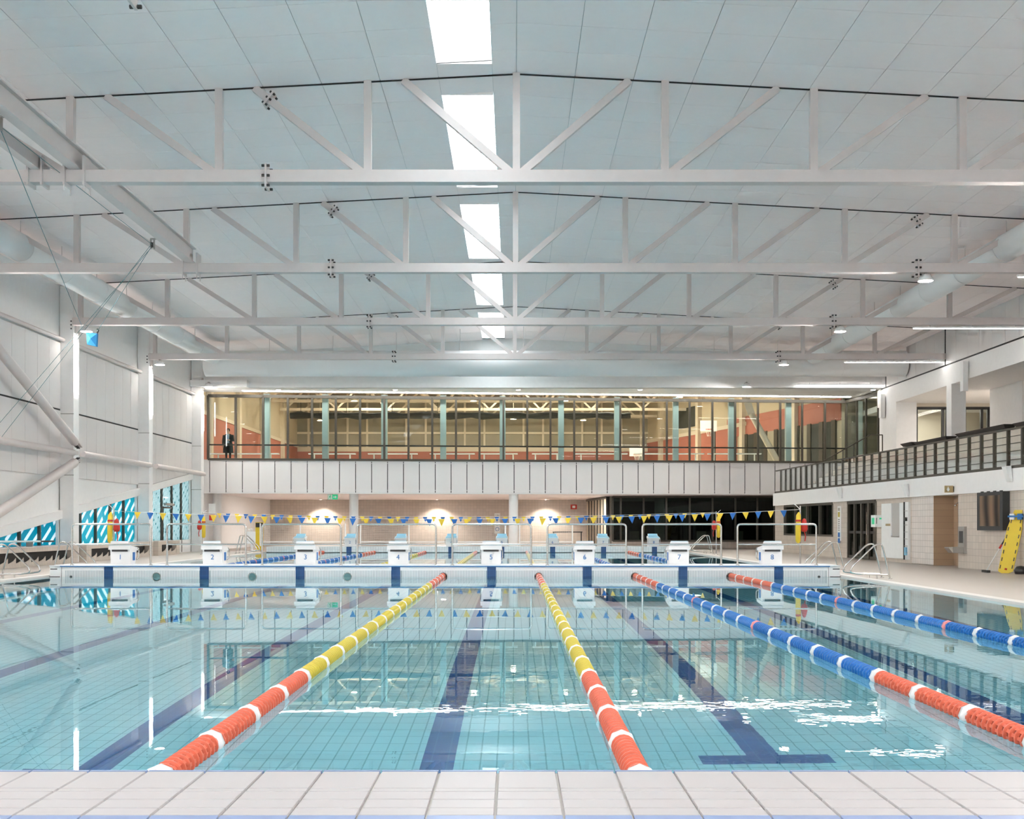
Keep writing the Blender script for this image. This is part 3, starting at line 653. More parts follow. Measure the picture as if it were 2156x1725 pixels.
# sloping stair handrail
t=T('stair_handrail','dark sloping stair handrail between balustrade and corner glass','handrail',(16.3,55.6,2.9))
h0=(xx(1718,55.5),55.5,zz(980,55.5)); h1=(xx(1832,55.5),55.5,zz(916,55.5)); h2=(xx(1858,55.5),55.5,zz(916,55.5))
MB().tube([h0,h1,h2],.03,6).build('top_rail',BRONZE,t)
for f in (.1,.3,.5,.7,.9):
    p_=Vector(h0).lerp(Vector(h1),f); MB().cyl((p_.x,p_.y,p_.z-.95),p_,.025,6).build('post',BRONZE,t)
MB().cyl((h2[0],h2[1],h2[2]-1.3),h2,.03,6).build('post',BRONZE,t)
MB().add([Vector(h0)-Vector((0,0,.9)),Vector(h1)-Vector((0,0,.9)),Vector(h1)-Vector((0,0,.08)),Vector(h0)-Vector((0,0,.08))],[(0,1,2,3)]).build('glass_pane',BALG,t)
for k in range(8):
    f=k/8; a=Vector(h0).lerp(Vector(h1),f); b=Vector(h0).lerp(Vector(h1),f+.125)
    MB().box(a.x,b.x,55.7,56.6,2.87,a.z-.75).build('step',TERR,t)
# upper right beam, panels, columns
m=MB(); m.box(18.3,18.9,HALL0,57.6,7.2,8.04); m.box(18.9,30,HALL0,62,7.2,7.5); m.box(18.9,30.2,57,57.15,7.5,12.3); m.box(18.35,18.9,HALL0,57.6,8.04,10.2)
wu=struct(m,'wall_right_upper',WHITE)
y=20.0; k=0
while y<56.9:
    g=.02; y1=min(y+1.19,56.9)
    MB().box(18.28,18.36,y+g/2,y1-g/2,8.10,zc(18.3)+.0).build('wall_panel',PANEL,wu); y+=1.19
MB().box(18.29,18.37,HALL0,57,8.04,8.10).build('shadow_gap',BLACK,wu)
for yt in (TY[6],TY[7],TY[8]-.6): MB().box(18.27,18.3,yt-.05,yt+.05,8.04,zc(18.3)).build('joint',BLACK,wu)
for (x0,x1,y0,y1,lab) in ((18.3,19.28,54.8,57.3,'broad white pier beside the corner gym glass on the upper right'),(18.25,18.85,47.75,48.3,'slim white column between the two black framed doors upstairs'),(20.7,21.0,46.6,49.8,'white wall pier at the right edge of the upper concourse')):
    MB().box(x0,x1,y0,y1,4.57,7.2).build('concourse_pier',WHITE,label=lab,cat='pier')
MB().box(18.05,18.25,46.0,46.3,6.7,7.9).build('column_speaker',WHITE,label='slim white column speaker on the upper right beam',cat='speaker')
MB().box(18.05,18.25,56.3,56.6,6.6,7.75).build('column_speaker',WHITE,label='slim white column speaker beside the corner gym glass',cat='speaker')
# black framed doors upstairs
m=MB(); m.box(19.29,19.46,55.4,55.6,4.57,7.2).box(19.46,26,55.4,55.6,7.03,7.2).box(21.1,21.8,55.4,55.6,4.57,7.03).box(23.1,26,55.4,55.6,4.57,7.03).box(19.2,26,60,60.2,4.57,7.2); struct(m,'wall_concourse',GYMT)
for n_,(x0,x1,lab) in enumerate(((19.46,21.1,''),(21.8,23.1,''))):
    t=T('door_%d'%(n_+2),'',None,((x0+x1)/2,55.5,4.57)); t['kind']='structure'
    xm=x0+(x1-x0)*(.76 if n_==0 else .6)
    m=MB().box(x0,x1,55.38,55.5,6.9,7.03).build('head_frame',DARKF,t)
    for xa_,wd in ((x0,.08),(xm,.12),(x1-.2,.2)): MB().box(xa_,xa_+wd,55.38,55.5,4.57,6.95).build('stile',DARKF,t)
    MB().box(x0,x1,55.44,55.46,4.6,6.9).build('pane',CLEAR,t)
t=T('wall_clock','round white wall clock seen through the upstairs door','clock',(20.35,59.9,5.2))
MB().lathe([(0,-.03),(.19,-.03),(.21,-.02),(.21,0)],(20.35,59.98,5.35),20,'y').build('dial',SIGNW,t); MB().box(20.345,20.355,59.93,59.94,5.35,5.48).box(20.35,20.44,59.93,59.94,5.345,5.355).build('hands',DARKF,t)
MB().box(19.55,19.85,59.5,59.7,5.0,5.5).build('notice_board',BLUE,label='blue board behind the upstairs door glass',cat='board')
MB().box(21.95,22.25,55.37,55.44,5.55,5.85).build('door_notice',FB,label='small blue notice on the right upstairs door',cat='sign')
for (pa,pb,z0,lab) in ((1902,1925,4.86,'left short one'),(1930,1998,4.80,'middle one'),(2018,2122,4.80,'long one'),(2140,2200,4.75,'cut by the right edge')):
    xq=17.75; ya,yb=xq*F/(pb-CX),xq*F/(pa-CX)
    t=T('terrace_table','low black tapered ledge table above the balustrade, %s'%lab,'table',(xq,(ya+yb)/2,4.57))
    MB().hexa([(xq-.05,ya+.12,z0),(xq+.25,ya+.12,z0),(xq+.25,yb-.12,z0),(xq-.05,yb-.12,z0),(xq-.15,ya,z0+.14),(xq+.35,ya,z0+.14),(xq+.35,yb,z0+.14),(xq-.15,yb,z0+.14)]).build('top',DARKF,t)
    MB().box(xq,xq+.2,ya+.4,ya+.46,4.57,z0).box(xq,xq+.2,yb-.46,yb-.4,4.57,z0).build('leg_frame',DARKF,t)
area('concourse_lamp',(21.5,50,7.15),.6,170,sy=6,col=(1,.95,.88))
area('lobby_fill_light',(11,70,2.9),.8,22,sy=.8)  # unseen fill light added so the column in the dark room shows
area('office_lamp',(21,58,7.1),1.5,60,sy=1.5,col=(1,.95,.88))

# end wall behind the viewer and outer shell that seals out stray sky light
m=MB(); m.box(-17,30,HALL0-.3,HALL0,0,5.5).box(-17,30,HALL0-.3,HALL0,7.5,11).box(-17,-15,HALL0-.3,HALL0,5.5,7.5).box(17.5,30,HALL0-.3,HALL0,5.5,7.5); wf=struct(m,'wall_front',WHITE)
# glazed daylight front of the hall behind the viewer
t=T('window_5','',None,(1.2,HALL0,5.5)); t['kind']='structure'
for k in range(14):
    x=-15+32.5*k/13; MB().box(x-.06,x+.06,HALL0-.25,HALL0-.05,5.5,7.5).build('mullion',WHITE,t)
    if k<13: MB().box(x+.06,x+32.5/13-.06,HALL0-.16,HALL0-.14,5.5,7.5).build('pane',SKYG,t)
pd=bpy.data.lights.new('front_window_portal','AREA'); pd.shape='RECTANGLE'; pd.size=32.5; pd.size_y=2; pd.cycles.is_portal=True
po=bpy.data.objects.new('front_window_portal',pd); COL.objects.link(po); po.location=(1.25,HALL0-.4,6.5); po.rotation_euler=(-math.pi/2,0,0)
m=MB(); m.box(30,30.3,HALL0,92,0,12.3); struct(m,'wall_outer_right',WHITE)
m=MB(); m.box(-17.3,30.3,91.8,92,0,12.3).box(-17.3,-17,57,92,0,12.3); struct(m,'wall_sky_seal_back',GYMB)  # unseen walls added to stop sky light leaking in
m=MB(); m.box(-17.3,30.3,57.15,92,12,12.3); struct(m,'ceiling_sky_seal',GYMB)  # unseen roof slab added to keep sky light out of the gym

# ------------------------------------------------------------------ lamps on the trusses
def flood(x,y,lab,power=1):
    t=T('flood_light','round white flood lamp under the truss, %s'%lab,'lamp',(x,y,8.05),group='lamps behind the viewer' if 'viewer' in lab else None)
    MB().lathe([(.02,.22),(.12,.20),(.20,.08),(.20,.02)],(x,y,8.07),16).build('housing',WHITE,t)
    MB().lathe([(.0,0),(.185,0)],(x,y,8.085),16).build('lens',LAMPW,t)
    MB().box(x-.03,x+.03,y-.03,y+.03 if y<56 else 56.8,8.25,8.34).build('bracket',GALV,t)
    area('flood_lamp',(x,y,8.07),.4,FLOOD_W*power,(0,math.radians(-48 if x<0 else 50),0),shape='DISK',spread=math.radians(125),parent=t)
RN={4:'right side, nearest',5:'right side beside the duct',6:'right side, second',7:'right side, third',8:'right side, smallest above the window'}
for k in range(0,9):
    y=TY[k] if k<8 else TY[k]-.6
    flood(11.45,y,RN.get(k,'right side behind the viewer'),.35 if k==8 else 1); 
    flood(-14.97,y,{6:'left side by the first column',7:'left side by the second column',8:'left side in the corner above the window'}.get(k,'left side behind the viewer'),.35 if k==8 else 1)
for k in (2,3,4,5,6,7,8):
    y=TY[k] if k<8 else TY[k]-.3
    t=T('linear_lamp','thin linear light bar at right under the truss, %s'%{5:'cut by the right edge',6:'long one below the third truss',7:'below the fourth truss',8:'farthest, above the corner glass'}.get(k,'outside the view'),'lamp',(16.1,y,8.16),group='light bars outside the view' if k<5 else None)
    MB().box(14.0,18.2,y-.04,y+.04,8.21,8.27).build('body',WHITE,t); MB().box(14.02,18.18,y-.022,y+.022,8.19,8.21).build('diffuser',LEDL,t)
    for x in (14.6,16.1,17.6): MB().cyl((x,y,8.27),(x,y,8.33),.012,6).build('hanger',GALV,t)

# ------------------------------------------------------------------ gym behind the window band
GL=-16.6; P0=Vector((10.3,88,0)); P1=Vector((17.75,62.0,0)); GZ=4.57
m=MB(); m.prism([(GL,59.2),(17.9,61.9),(10.3,88),(GL,88)],'z',4.3,GZ); struct(m,'floor_gym',GYMT)
m=MB(); m.box(GL-.2,GL,58.9,88,GZ,11.8); struct(m,'wall_gym_left',GYMB)
m=MB(); m.box(GL,10.4,88,88.2,GZ,11.8); gb=struct(m,'wall_gym_back',GYMP)
m=MB(); m.lbox((P0.x,P0.y),(P1.x,P1.y),0,.2,GZ,11.8); gr=struct(m,'wall_gym_right',GYMB)
m=MB(); m.box(GL,18,59.5,88,11.6,11.8); struct(m,'ceiling_gym',GYMB)
m=MB(); m.box(GL-.2,18.5,57.06,57.1,8.3,11.8); struct(m,'wall_gym_front',GYMB)
glw=bpy.data.objects['wall_gym_left']
MB().box(GL,GL+.04,59,88,GZ,7.25).build('red_wainscot',GYMRED,glw); MB().box(GL,GL+.10,59,88,7.25,7.45).build('cream_trim',GYMT,glw)
for k in range(4): MB().box(GL,GL+.25,62+6.5*k,62.5+6.5*k,GZ,11.6).build('pilaster',GYMT,glw)
MB().box(GL,10.4,87.9,88,GZ,6.95).build('red_wainscot',GYMRED,gb); MB().box(GL,10.4,87.85,88,6.95,7.3).build('cream_trim',GYMT,gb)
for z in (8.3,9.5,10.7): MB().box(GL,10.4,87.88,88,z,z+.16).build('girt',GYMT,gb)
for k in range(18): MB().box(GL+.8+1.5*k,GL+.95+1.5*k,87.9,88,7.3,11.6).build('stud',GYMT,gb)
def gline(s0,s1): a=P0.lerp(P1,s0); b=P0.lerp(P1,s1); return (a.x,a.y),(b.x,b.y)
MB().lbox(*gline(0,.55),-.05,0,GZ,7.6).build('red_wainscot',GYMRED,gr); MB().lbox(*gline(.5,1),-.06,0,7.0,8.2).build('red_wainscot',GYMRED,gr)
MB().lbox(*gline(0,.6),-.09,0,7.6,7.85).build('cream_trim',GYMT,gr)
for k in range(9):
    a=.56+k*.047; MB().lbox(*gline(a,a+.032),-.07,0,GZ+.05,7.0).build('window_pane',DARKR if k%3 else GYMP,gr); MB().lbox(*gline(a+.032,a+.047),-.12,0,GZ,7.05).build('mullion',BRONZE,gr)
for k in range(4): MB().lbox(*gline(.1+k*.24,.115+k*.24),-.3,0,GZ,11.6).build('pilaster',GYMT,gr)
MB().lbox(*gline(.2,.33),-.06,0,8.2,9.6).build('high_window',DARKR,gr)
for k,y in enumerate((65,70,75.5,81,86)):
    t=T('gym_truss','cream roof truss inside the gym, %s'%('nearest the glass','second behind the glass','middle one','fourth behind the glass','farthest')[k],'truss',(0,y,9.4))
    xr_=P0.lerp(P1,(88-y)/26).x-.1
    MB().box(GL+.1,xr_,y-.09,y+.09,9.4,9.58).build('bottom_chord',GYMT,t); MB().box(GL+.1,xr_,y-.09,y+.09,11.2,11.38).build('top_chord',GYMT,t)
    x=GL+.5; up=True
    while x+1.8<xr_:
        MB().beam((x,y,9.5 if up else 11.3),(x+1.8,y,11.3 if up else 9.5),.12,.12).build('diagonal',GYMT,t); x+=1.8; up=not up
t=T('rolled_curtain','long dark rolled up curtain hanging across the gym','curtain',(-3.5,75.5,8.3))
n=30; pts=[(-14.7+22.4*k/n,75.5,8.52+.03*math.sin(k*1.7)) for k in range(n+1)]
MB().tube(pts,[.21+.05*math.sin(k*2.3) for k in range(n+1)],10).build('roll',DARKFL,t)
for k in range(8): MB().cyl((-14+3.0*k,75.5,8.7),(-14+3.0*k,75.5,9.41),.015,5).build('strap',DARKFL,t)
ln=0; ORDN='first second third fourth fifth sixth seventh eighth ninth tenth eleventh twelfth thirteenth fourteenth fifteenth'.split()
for (x,y,z) in sorted(((-12.5,66,9.0),(-8,64,9.2),(-10,72,9.1),(-4,66,9.2),(-2.5,72,9.1),(1.5,64.2,9.2),(3.2,71,9.0),(5.5,66,9.2),(7.5,71,9.0),(-13.5,80,8.6),(-5,82,8.8),(0,80,8.7),(5,82,8.8),(10,69,9.0),(13,64.5,8.6)),key=lambda p_:p_[0]/p_[1]):
    t=T('gym_lamp','small bright gym ceiling lamp behind the window band, %s from the left'%ORDN[ln],'lamp',(x,y,z-.1),group='gym ceiling lamps')
    MB().lathe([(.03,.14),(.12,.12),(.22,.03),(.22,0)],(x,y,z),12).build('housing',GYMT,t); MB().lathe([(0,.01),(.18,.01)],(x,y,z),12).build('lens',LAMPW,t)
    MB().cyl((x,y,z+.12),(x,y,11.6),.01,4).build('cord',GYMT,t); ln+=1
for (x,y) in ((-10,66),(0,66),(9,67),(-10,78),(0,78),(7,77)): area('gym_light',(x,y,11.2),1.6,GYM_W,col=(1,.88,.70))
for k,px in enumerate((558,682,807,932,1058,1182,1301,1425,1543,1664,1815)):
    x=bw(px); t=MB().bbox(x-.15,x+.15,.35,.65,GZ,8.1).build('gym_column',TEALP,label='pale teal steel post right behind the gym window, %s'%('first from the left','second from the left','third from the left','fourth from the left','fifth from the left','middle one','fifth from the right','fourth from the right','third from the right','second from the right','last at the right end')[k],cat='post')
for k,(pa,pb) in enumerate(((442,590),(650,750),(775,880),(905,1000),(1010,1090),(1120,1180),(1210,1320),(1335,1480),(1490,1600))):
    xa,xb=bw(pa)*1.03,bw(pb)*1.03; y=59.85+BK*xa+1.8; z=zz(956,y)
    t=T('gym_bench','narrow pale bench shelf inside the gym, number counted from the left: %s'%('first','second','third','fourth','fifth','sixth','seventh','eighth','ninth')[k],'bench',((xa+xb)/2,y,GZ))
    MB().box(xa,xb,y-.15,y+.15,z-.03,z+.03).build('seat',SIGNW,t)
    for q in (.12,.88): MB().cyl((xa+(xb-xa)*q,y,GZ),(xa+(xb-xa)*q,y,z-.03),.04,6).build('leg',SIGNW,t)
for k,(px,py,d) in enumerate(((1492,905,69),(1340,958,82))):
    x,z=xx(px,d),zz(py,d); t=T('basketball_hoop','white basketball backboard with net on the gym right wall, %s'%('larger one','smaller low one')[k],'hoop',(x,d,z-.6))
    MB().box(x-.5,x+.5,d,d+.04,z-.1,z+.55).build('backboard',SIGNW,t); MB().tube([(x+.23*math.cos(a*.628),d-.3+.23*math.sin(a*.628),z) for a in range(11)],.02,6).build('rim',RED,t)
    for a in range(8): MB().tube([(x+.23*math.cos(a*.785),d-.3+.23*math.sin(a*.785),z),(x+.13*math.cos(a*.785+.4),d-.3+.13*math.sin(a*.785+.4),z-.42)],.012,4).build('net_cord',CORD,t)
    MB().box(x-.1,x+.1,d+.04,d+.4,z-.1,z+.1).build('arm',GYMT,t); MB().cyl((x+.35,d+.35,GZ),(x+.35,d+.35,z+.5),.14,10).build('padded_post',GALV,t)
a=Vector((xx(1582,63.5),63.5,zz(872,63.5))); b=Vector((xx(1642,63.0),63.0,GZ))
t=T('gym_brace','slanting cream brace tube inside the gym near the right end','brace',(b.x,b.y,GZ)); MB().tube([a,b],.17,12).build('tube',GYMT,t); MB().beam(a+Vector((-.3,0,.9)),a,.05,.4).build('gusset',GYMT,t)

# person behind the glass
def person():
    px_,py_=bw(483)*1.02,0
    y=59.85+BK*px_+.95; x=px_; g=GZ
    t=T('person','person in a long dark coat behind the left end of the gym window','person',(x,y,g),rz=0)
    V=[];E=[];R=[]
    def v(p,r,par=None):
        V.append(p);R.append(r)
        if par is not None:E.append((par,len(V)-1))
        return len(V)-1
    pel=v((0,0,.93),(.15,.11)); ab=v((0,0,1.10),(.13,.10),pel); ch=v((0,.01,1.32),(.16,.11),ab); nk=v((0,0,1.48),(.055,.055),ch); hb=v((0,-.01,1.56),(.065,.075),nk); hd=v((0,-.015,1.645),(.078,.095),hb); ht=v((0,-.005,1.73),(.05,.06),hd)
    v((0,-.115,1.625),(.012,.014),hd)
    for s in (-1,1):
        hip=v((s*.09,0,.90),(.085,.09),pel); kn=v((s*.10,-.01,.49),(.06,.065),hip); an=v((s*.10,.01,.09),(.04,.045),kn); v((s*.11,-.14,.035),(.04,.03),an)
        sh=v((s*.19,.01,1.40),(.06,.06),ch)
        el=v((s*.25,.02 if s<0 else -.04,1.12),(.045,.045),sh)
        wr_=v((s*.25,-.08,.90),(.03,.03),el) if s<0 else v((.10,-.20,1.14),(.03,.03),el)
        hp=v(tuple(Vector(V[wr_])+(Vector((0,-.02,-.07)) if s<0 else Vector((-.07,-.02,.01)))),(.028,.018),wr_)
        base=Vector(V[hp])
        for q in range(4):
            o=(q-1.5)*.018
            f1=v(tuple(base+(Vector((o,-.01,-.05)) if s<0 else Vector((-.05,-.01,o)))),(.009,.009),hp)
            v(tuple(base+(Vector((o,-.035,-.085)) if s<0 else Vector((-.085,.015,o)))),(.008,.008),f1)
        v(tuple(base+(Vector((.045,-.03,-.02)) if s<0 else Vector((-.02,-.03,.045)))),(.009,.009),hp)
    me=bpy.data.meshes.new('body'); me.from_pydata(V,E,[]); o=bpy.data.objects.new('body',me); COL.objects.link(o)
    md=o.modifiers.new('skin','SKIN'); sv=me.skin_vertices[0].data
    for i,r in enumerate(R): sv[i].radius=r
    sv[0].use_root=True; sd=o.modifiers.new('sub','SUBSURF'); sd.levels=2; sd.render_levels=2
    bpy.context.view_layer.update()
    nm=bpy.data.meshes.new_from_object(o.evaluated_get(bpy.context.evaluated_depsgraph_get())); bpy.data.objects.remove(o)
    skin=mat('skin',(.55,.36,.27),.5); coat=mat('dark_coat',(.022,.030,.032),.8); trs=mat('dark_trousers',(.02,.025,.025),.8); shirt=mat('pale_blue_shirt',(.35,.45,.55),.7); hair=mat('dark_hair',(.015,.012,.01),.5); shoe=mat('tan_shoe',(.40,.33,.24),.6)
    nm.materials.clear()
    for mm in (skin,trs,shirt,shoe): nm.materials.append(mm)
    for p_ in nm.polygons:
        c=p_.center; p_.material_index=3 if c.z<.10 else (1 if c.z<.98 and abs(c.x)<.2 else (2 if c.z<1.47 and abs(c.x)<.16 and c.y>-.14 else 0)); p_.use_smooth=True
    b=bpy.data.objects.new('body',nm); COL.objects.link(b); b.parent=t
    # coat: open in front
    q=MB(); rings=[]
    for z,rx,ry,gap in ((.50,.27,.20,.5),(.75,.26,.19,.5),(.95,.225,.165,.45),(1.10,.20,.15,.42),(1.28,.225,.16,.36),(1.40,.23,.13,.42),(1.47,.12,.10,.6)):
        rings.append([(rx*math.sin(a_),-ry*math.cos(a_),z) for a_ in [gap+(2*math.pi-2*gap)*k/18 for k in range(19)]])
    vs_=[p for r in rings for p in r]; fs=[(i*19+k,i*19+k+1,(i+1)*19+k+1,(i+1)*19+k) for i in range(6) for k in range(18)]
    q.add([Vector(p)+Vector((x,y,g)) for p in vs_],fs,True)
    for s in (-1,1):
        sh=Vector((s*.20,.01,1.41)); el=Vector((s*.26,.02 if s<0 else -.04,1.12)); wr_=Vector((-.25,-.07,.93)) if s<0 else Vector((.13,-.18,1.135))
        q.tube([p+Vector((x,y,g)) for p in (sh,el,wr_)],[.085,.068,.05],10)
    q.build('coat',coat,t)
    h=MB(); h.lathe([(.001,.105),(.05,.095),(.085,.055),(.095,.0),(.085,-.05)],Vector((x,y+.012,g+1.665)),14,skip=lambda i,k: i>=2 and 8<=k<=12); h.build('hair',hair,t)
    for s in (-1,1):
        MB().lathe([(.001,.011),(.009,.006),(.011,0),(.009,-.006),(.001,-.011)],Vector((x+s*.03,y-.10,g+1.655)),8).build('eye',hair,t)
    MB().box(x-.025,x+.025,y-.103,y-.095,g+1.585,g+1.593).build('mouth',mat('lip',(.40,.16,.13),.5),t)
    MB().box(x-.02,x+.02,y-.135,y-.12,g+1.12,g+1.42).build('tie',mat('blue_tie',(.05,.12,.25),.6),t)
person()

# ------------------------------------------------------------------ bulkhead
t=T('pool_bulkhead','white movable bulkhead with blue lane stripes across the middle of the pool','bulkhead',(-1.8,30.5,-1.2))
MB().box(XL+.03,XR-.03,Y1,Y2,-1.2,ZT-.03).build('body',GRP,t)
MB().box(XL+.02,XR-.02,Y1-.03,Y2+.03,ZT-.03,ZT).build('deck_top',mat('bulkhead_deck',(.66,.70,.73),.5),t)
MB().box(XL+.3,XR-.3,Y1-.034,Y1-.005,ZT-.035,ZT-.012).build('blue_edge',NUMB,t)
for x in LANES: MB().box(x-.115,x+.115,Y1-.012,Y1,-1.2,ZT-.036).build('lane_stripe',DBLUE,t)
m=MB(); x=XL+.45
while x<XR-.4:
    if min(abs(x-l) for l in LANES)>.14: m.box(x,x+.022,Y1-.008,Y1,-.2,.125)
    x+=.042
m.build('grille',GRP,t,kind='stuff')
MB().box(XL+.43,XR-.38,Y1-.003,Y1,-.2,.125).build('grille_recess',mat('grille_grey',(.40,.45,.48),.6),t)
HOLES=[-9.31,-6.81,-4.33,-1.834,.657,3.17,5.66]
for k,x in enumerate(HOLES):
    c=MB().lathe([(.12,-.016),(.095,-.02),(.09,.0)],(x,Y1,ZW),20,'y').build('anchor_ring',GALV,t)
    MB().lathe([(.0,-.010),(.095,-.010)],(x,Y1,ZW),20,'y').build('pocket_shade_disc',mat('pocket_%d'%k,(.10,.22,.23) if k<3 else (.05,.05,.05),.3),t)  # flat disc, darkness of the hollow pocket put into its colour
for s,x in ((1,XL+.13),(-1,XR-.13)):
    MB().box(x-.09,x+.09,Y1-.006,Y1,.15,.175).build('end_slot',SLOT,t); MB().box(x-.16,x+.16,Y1-.006,Y1,-.055,-.03).build('end_slot',SLOT,t)
    MB().box(x+s*.20-.004,x+s*.20+.004,Y1-.006,Y1,-.2,ZT-.04).build('end_joint',SLOT,t)
    MB().lathe([(0,-.012),(.035,-.012),(.035,0)],(x+s*.45,Y1,ZW),10,'y').build('end_bolt',SLOT,t)
# far raised end
t=T('far_end_wall','raised white tiled far end of the pool carrying starting blocks','wall',(-1.8,57,-.02))
FT=tile_mat('far_end_tile',(.72,.76,.77),(.45,.52,.55),.125,.125,'XZ',line=.006)
MB().box(XL,XR,Y3,58.2,-.3,ZT).build('body',FT,t)
for x in LANES: MB().box(x-.125,x+.125,Y3-.012,Y3,-.3,ZT-.01).build('lane_stripe',DBLUE,t)

NUMW='one two three four five six seven eight'.split()
# starting blocks: dive direction +y, numbered on the rear
def block(x,y,num,rz,lab,grp):
    t=T('starting_block',lab,'starting block',(0,0,0),group=grp)
    MB().prism([(-.24,0),(.16,0),(.30,.42),(-.31,.42),(-.27,.35)],'x',-.265,.265).build('pedestal',GRP,t)
    MB().hexa([(-.285,-.37,.40),(.285,-.37,.40),(.285,.40,.36),(-.285,.40,.36),(-.285,-.35,.51),(.285,-.35,.51),(.285,.42,.43),(-.285,.42,.43)]).build('platform',GRP,t)
    MB().hexa([(-.26,-.33,.508),(.26,-.33,.508),(.26,.41,.432),(-.26,.41,.432),(-.26,-.33,.516),(.26,-.33,.516),(.26,.41,.440),(-.26,.41,.440)]).build('tread',LBL,t)
    k=MB().hexa([(-.24,-.34,.515),(.24,-.34,.515),(.24,-.08,.49),(-.24,-.08,.49),(-.235,-.33,.62),(.235,-.33,.62),(.235,-.30,.62),(-.235,-.30,.62)]).build('kick_plate',GRP,t)
    MB().hexa([(-.22,-.298,.618),(.22,-.298,.618),(.22,-.085,.50),(-.22,-.085,.50),(-.22,-.290,.628),(.22,-.290,.628),(.22,-.075,.505),(-.22,-.075,.505)]).build('kick_tread',LBL,k)
    MB().box(-.205,.205,-.325,-.27,.345,.395).build('rear_slot_shade',SLOT,t)  # proud dark box painted as the shade inside the rear recess
    for s in (-1,1):
        MB().tube(round_path([(s*.275,.28,.44),(s*.30,.36,.36),(s*.30,.34,.16),(s*.27,.22,.12)],.06,3),.018,6).build('hand_grip',STEEL,t)
        MB().box(s*.262,s*.272,-.06,.12,.10,.32).build('side_plate',BLUE,t)
    for yy,r in ((-.262,(math.radians(90-6),0,0)),(.262,(math.radians(90+14),0,math.pi))):
        put_text(num,.19,(0,yy-(.005 if yy<0 else -.0),.19 if yy<0 else .20),NUMB,t,r,'number')
    t.location=(x,y,ZT); t.rotation_euler=(0,0,rz); WLOC[t.name]=Vector((x,y,ZT))
bx=[xx(p_,30.75) for p_ in (253,447,643,838,1034,1231,1430,1626)]
for k in range(8): block(bx[k],31.02,str(k+1),0,'white starting block marked %s on the near bulkhead'%NUMW[k],'bulkhead starting blocks')
for k in range(8): block(LANES[k],56.75,str(k+1),math.pi,'small blue topped starting block of lane %s on the far pool end'%NUMW[k],'far end starting blocks')
# guard rails on the bulkhead
for k in range(8):
    x0=xx(151+200.3*k,30.1); x1=x0+2.07
    t=T('guard_rail','steel tube guard rail on the bulkhead in front of block %s'%NUMW[k],'rail',((x0+x1)/2,30.12,ZT),group='bulkhead guard rails')
    MB().tube(round_path([(x0,30.12,ZT),(x0,30.12,ZT+1.08),(x1,30.12,ZT+1.08),(x1,30.12,ZT)],.10,5),.026,10).build('hoop',STEEL,t)
    MB().cyl((x0,30.12,ZT+.55),(x1,30.12,ZT+.55),.022,10).build('mid_rail',STEEL,t)
    for x in (x0,x1): MB().lathe([(.05,0),(.05,.015),(.026,.02)],(x,30.12,ZT),12).build('foot_plate',STEEL,t)

# ------------------------------------------------------------------ lane ropes
def disc_mesh(m_):
    q=MB(); n=16
    q.lathe([(.050,0),(.074,.004),(.074,.020),(.060,.026)],(0,0,0),n,'y'); q.lathe([(.061,.026),(.061,.083)],(0,0,0),n,'y',skip=lambda i,k:k%2==0)
    me=q.mesh('float_disc'); me.materials.append(m_); 
    for p_ in me.polygons: p_.use_smooth=False
    return me
def section_mesh(m_,n=12,L=.92):
    q=MB(); pr=[]
    for k in range(11): h=k*L/11; pr+=[(.058,h),(.074,h+.008),(.074,h+.03),(.058,h+.04)]
    q.lathe(pr+[(.058,L),(.0,L)],(0,0,0),n,'y'); me=q.mesh('float_section'); me.materials.append(m_); return me
def collar_mesh(m_):
    q=MB(); n=24; vs_=[];pr=[(.05,0),(.078,.008),(.080,.04),(.078,.072),(.05,.08)]
    for r,h in pr:
        for k in range(n):
            a=2*math.pi*k/n; rr=r*(1+.05*math.cos(8*a)); vs_.append((rr*math.cos(a),h,rr*math.sin(a)))
    q.add(vs_,[(i*n+k,i*n+(k+1)%n,(i+1)*n+(k+1)%n,(i+1)*n+k) for i in range(4) for k in range(n)],True)
    me=q.mesh('collar'); me.materials.append(m_); return me
DM={k:disc_mesh(v) for k,v in (('r',RED),('y',YEL),('b',BFL))}
SM={k:section_mesh(v) for k,v in (('r',RED),('y',YEL),('b',BFL))}
SM8={k:section_mesh(v,8,.90) for k,v in (('r',RED),('y',YEL),('b',BFL))}
CM=collar_mesh(WFL); CMP=collar_mesh(PINK)
def core_mesh(m_):
    q=MB().tube([(0,.08,0),(0,1.0,0)],.048,10); me=q.mesh('float_core'); me.materials.append(m_); return me
CO={'r':core_mesh(CORE),'y':core_mesh(COREY),'b':core_mesh(COREB)}
def rope(x,ya,yb,c,lab,detail):
    z0=ZW+.028; t=T('lane_rope',lab,'lane rope',(x,ya,z0),group='lane ropes')
    n=int(round(yb-ya)); L=(yb-ya)/n
    def put(me,y,nm):
        o=bpy.data.objects.new(nm,me); COL.objects.link(o); o.parent=t; o.location=(0,y-ya,0); return o
    for j in range(n):
        y=ya+j*L; k='r' if (j<5 or j>=n-5) else c
        put(CMP if (c=='b' and j in (10,15)) else CM, y-.04,'collar')
        if detail and y<14.5:
            for i in range(11): 
                o=put(DM[k], y+.06+i*.083,'float_disc'); o.rotation_euler=(0,random.uniform(-.3,.3),0)
            put(CO[k],y,'float_core')
        else: put((SM if detail else SM8)[k], y+.05,'float_section')
    MB().cyl((x,ya-.0,z0),(x,yb,z0),.008,5).build('steel_wire',GALV,t)
NC=[(-1.834,'y','yellow lane rope with red ends left of the centre of the near pool'),(.657,'y','yellow lane rope with red ends right of centre, running under the viewer'),(3.17,'b','blue lane rope with red ends crossing the right half of the near pool'),(5.66,'b','blue lane rope with red end nearest the right pool edge')]
for x,c,l in NC: rope(x,Y0+.02,Y1-.03,c,l,True)
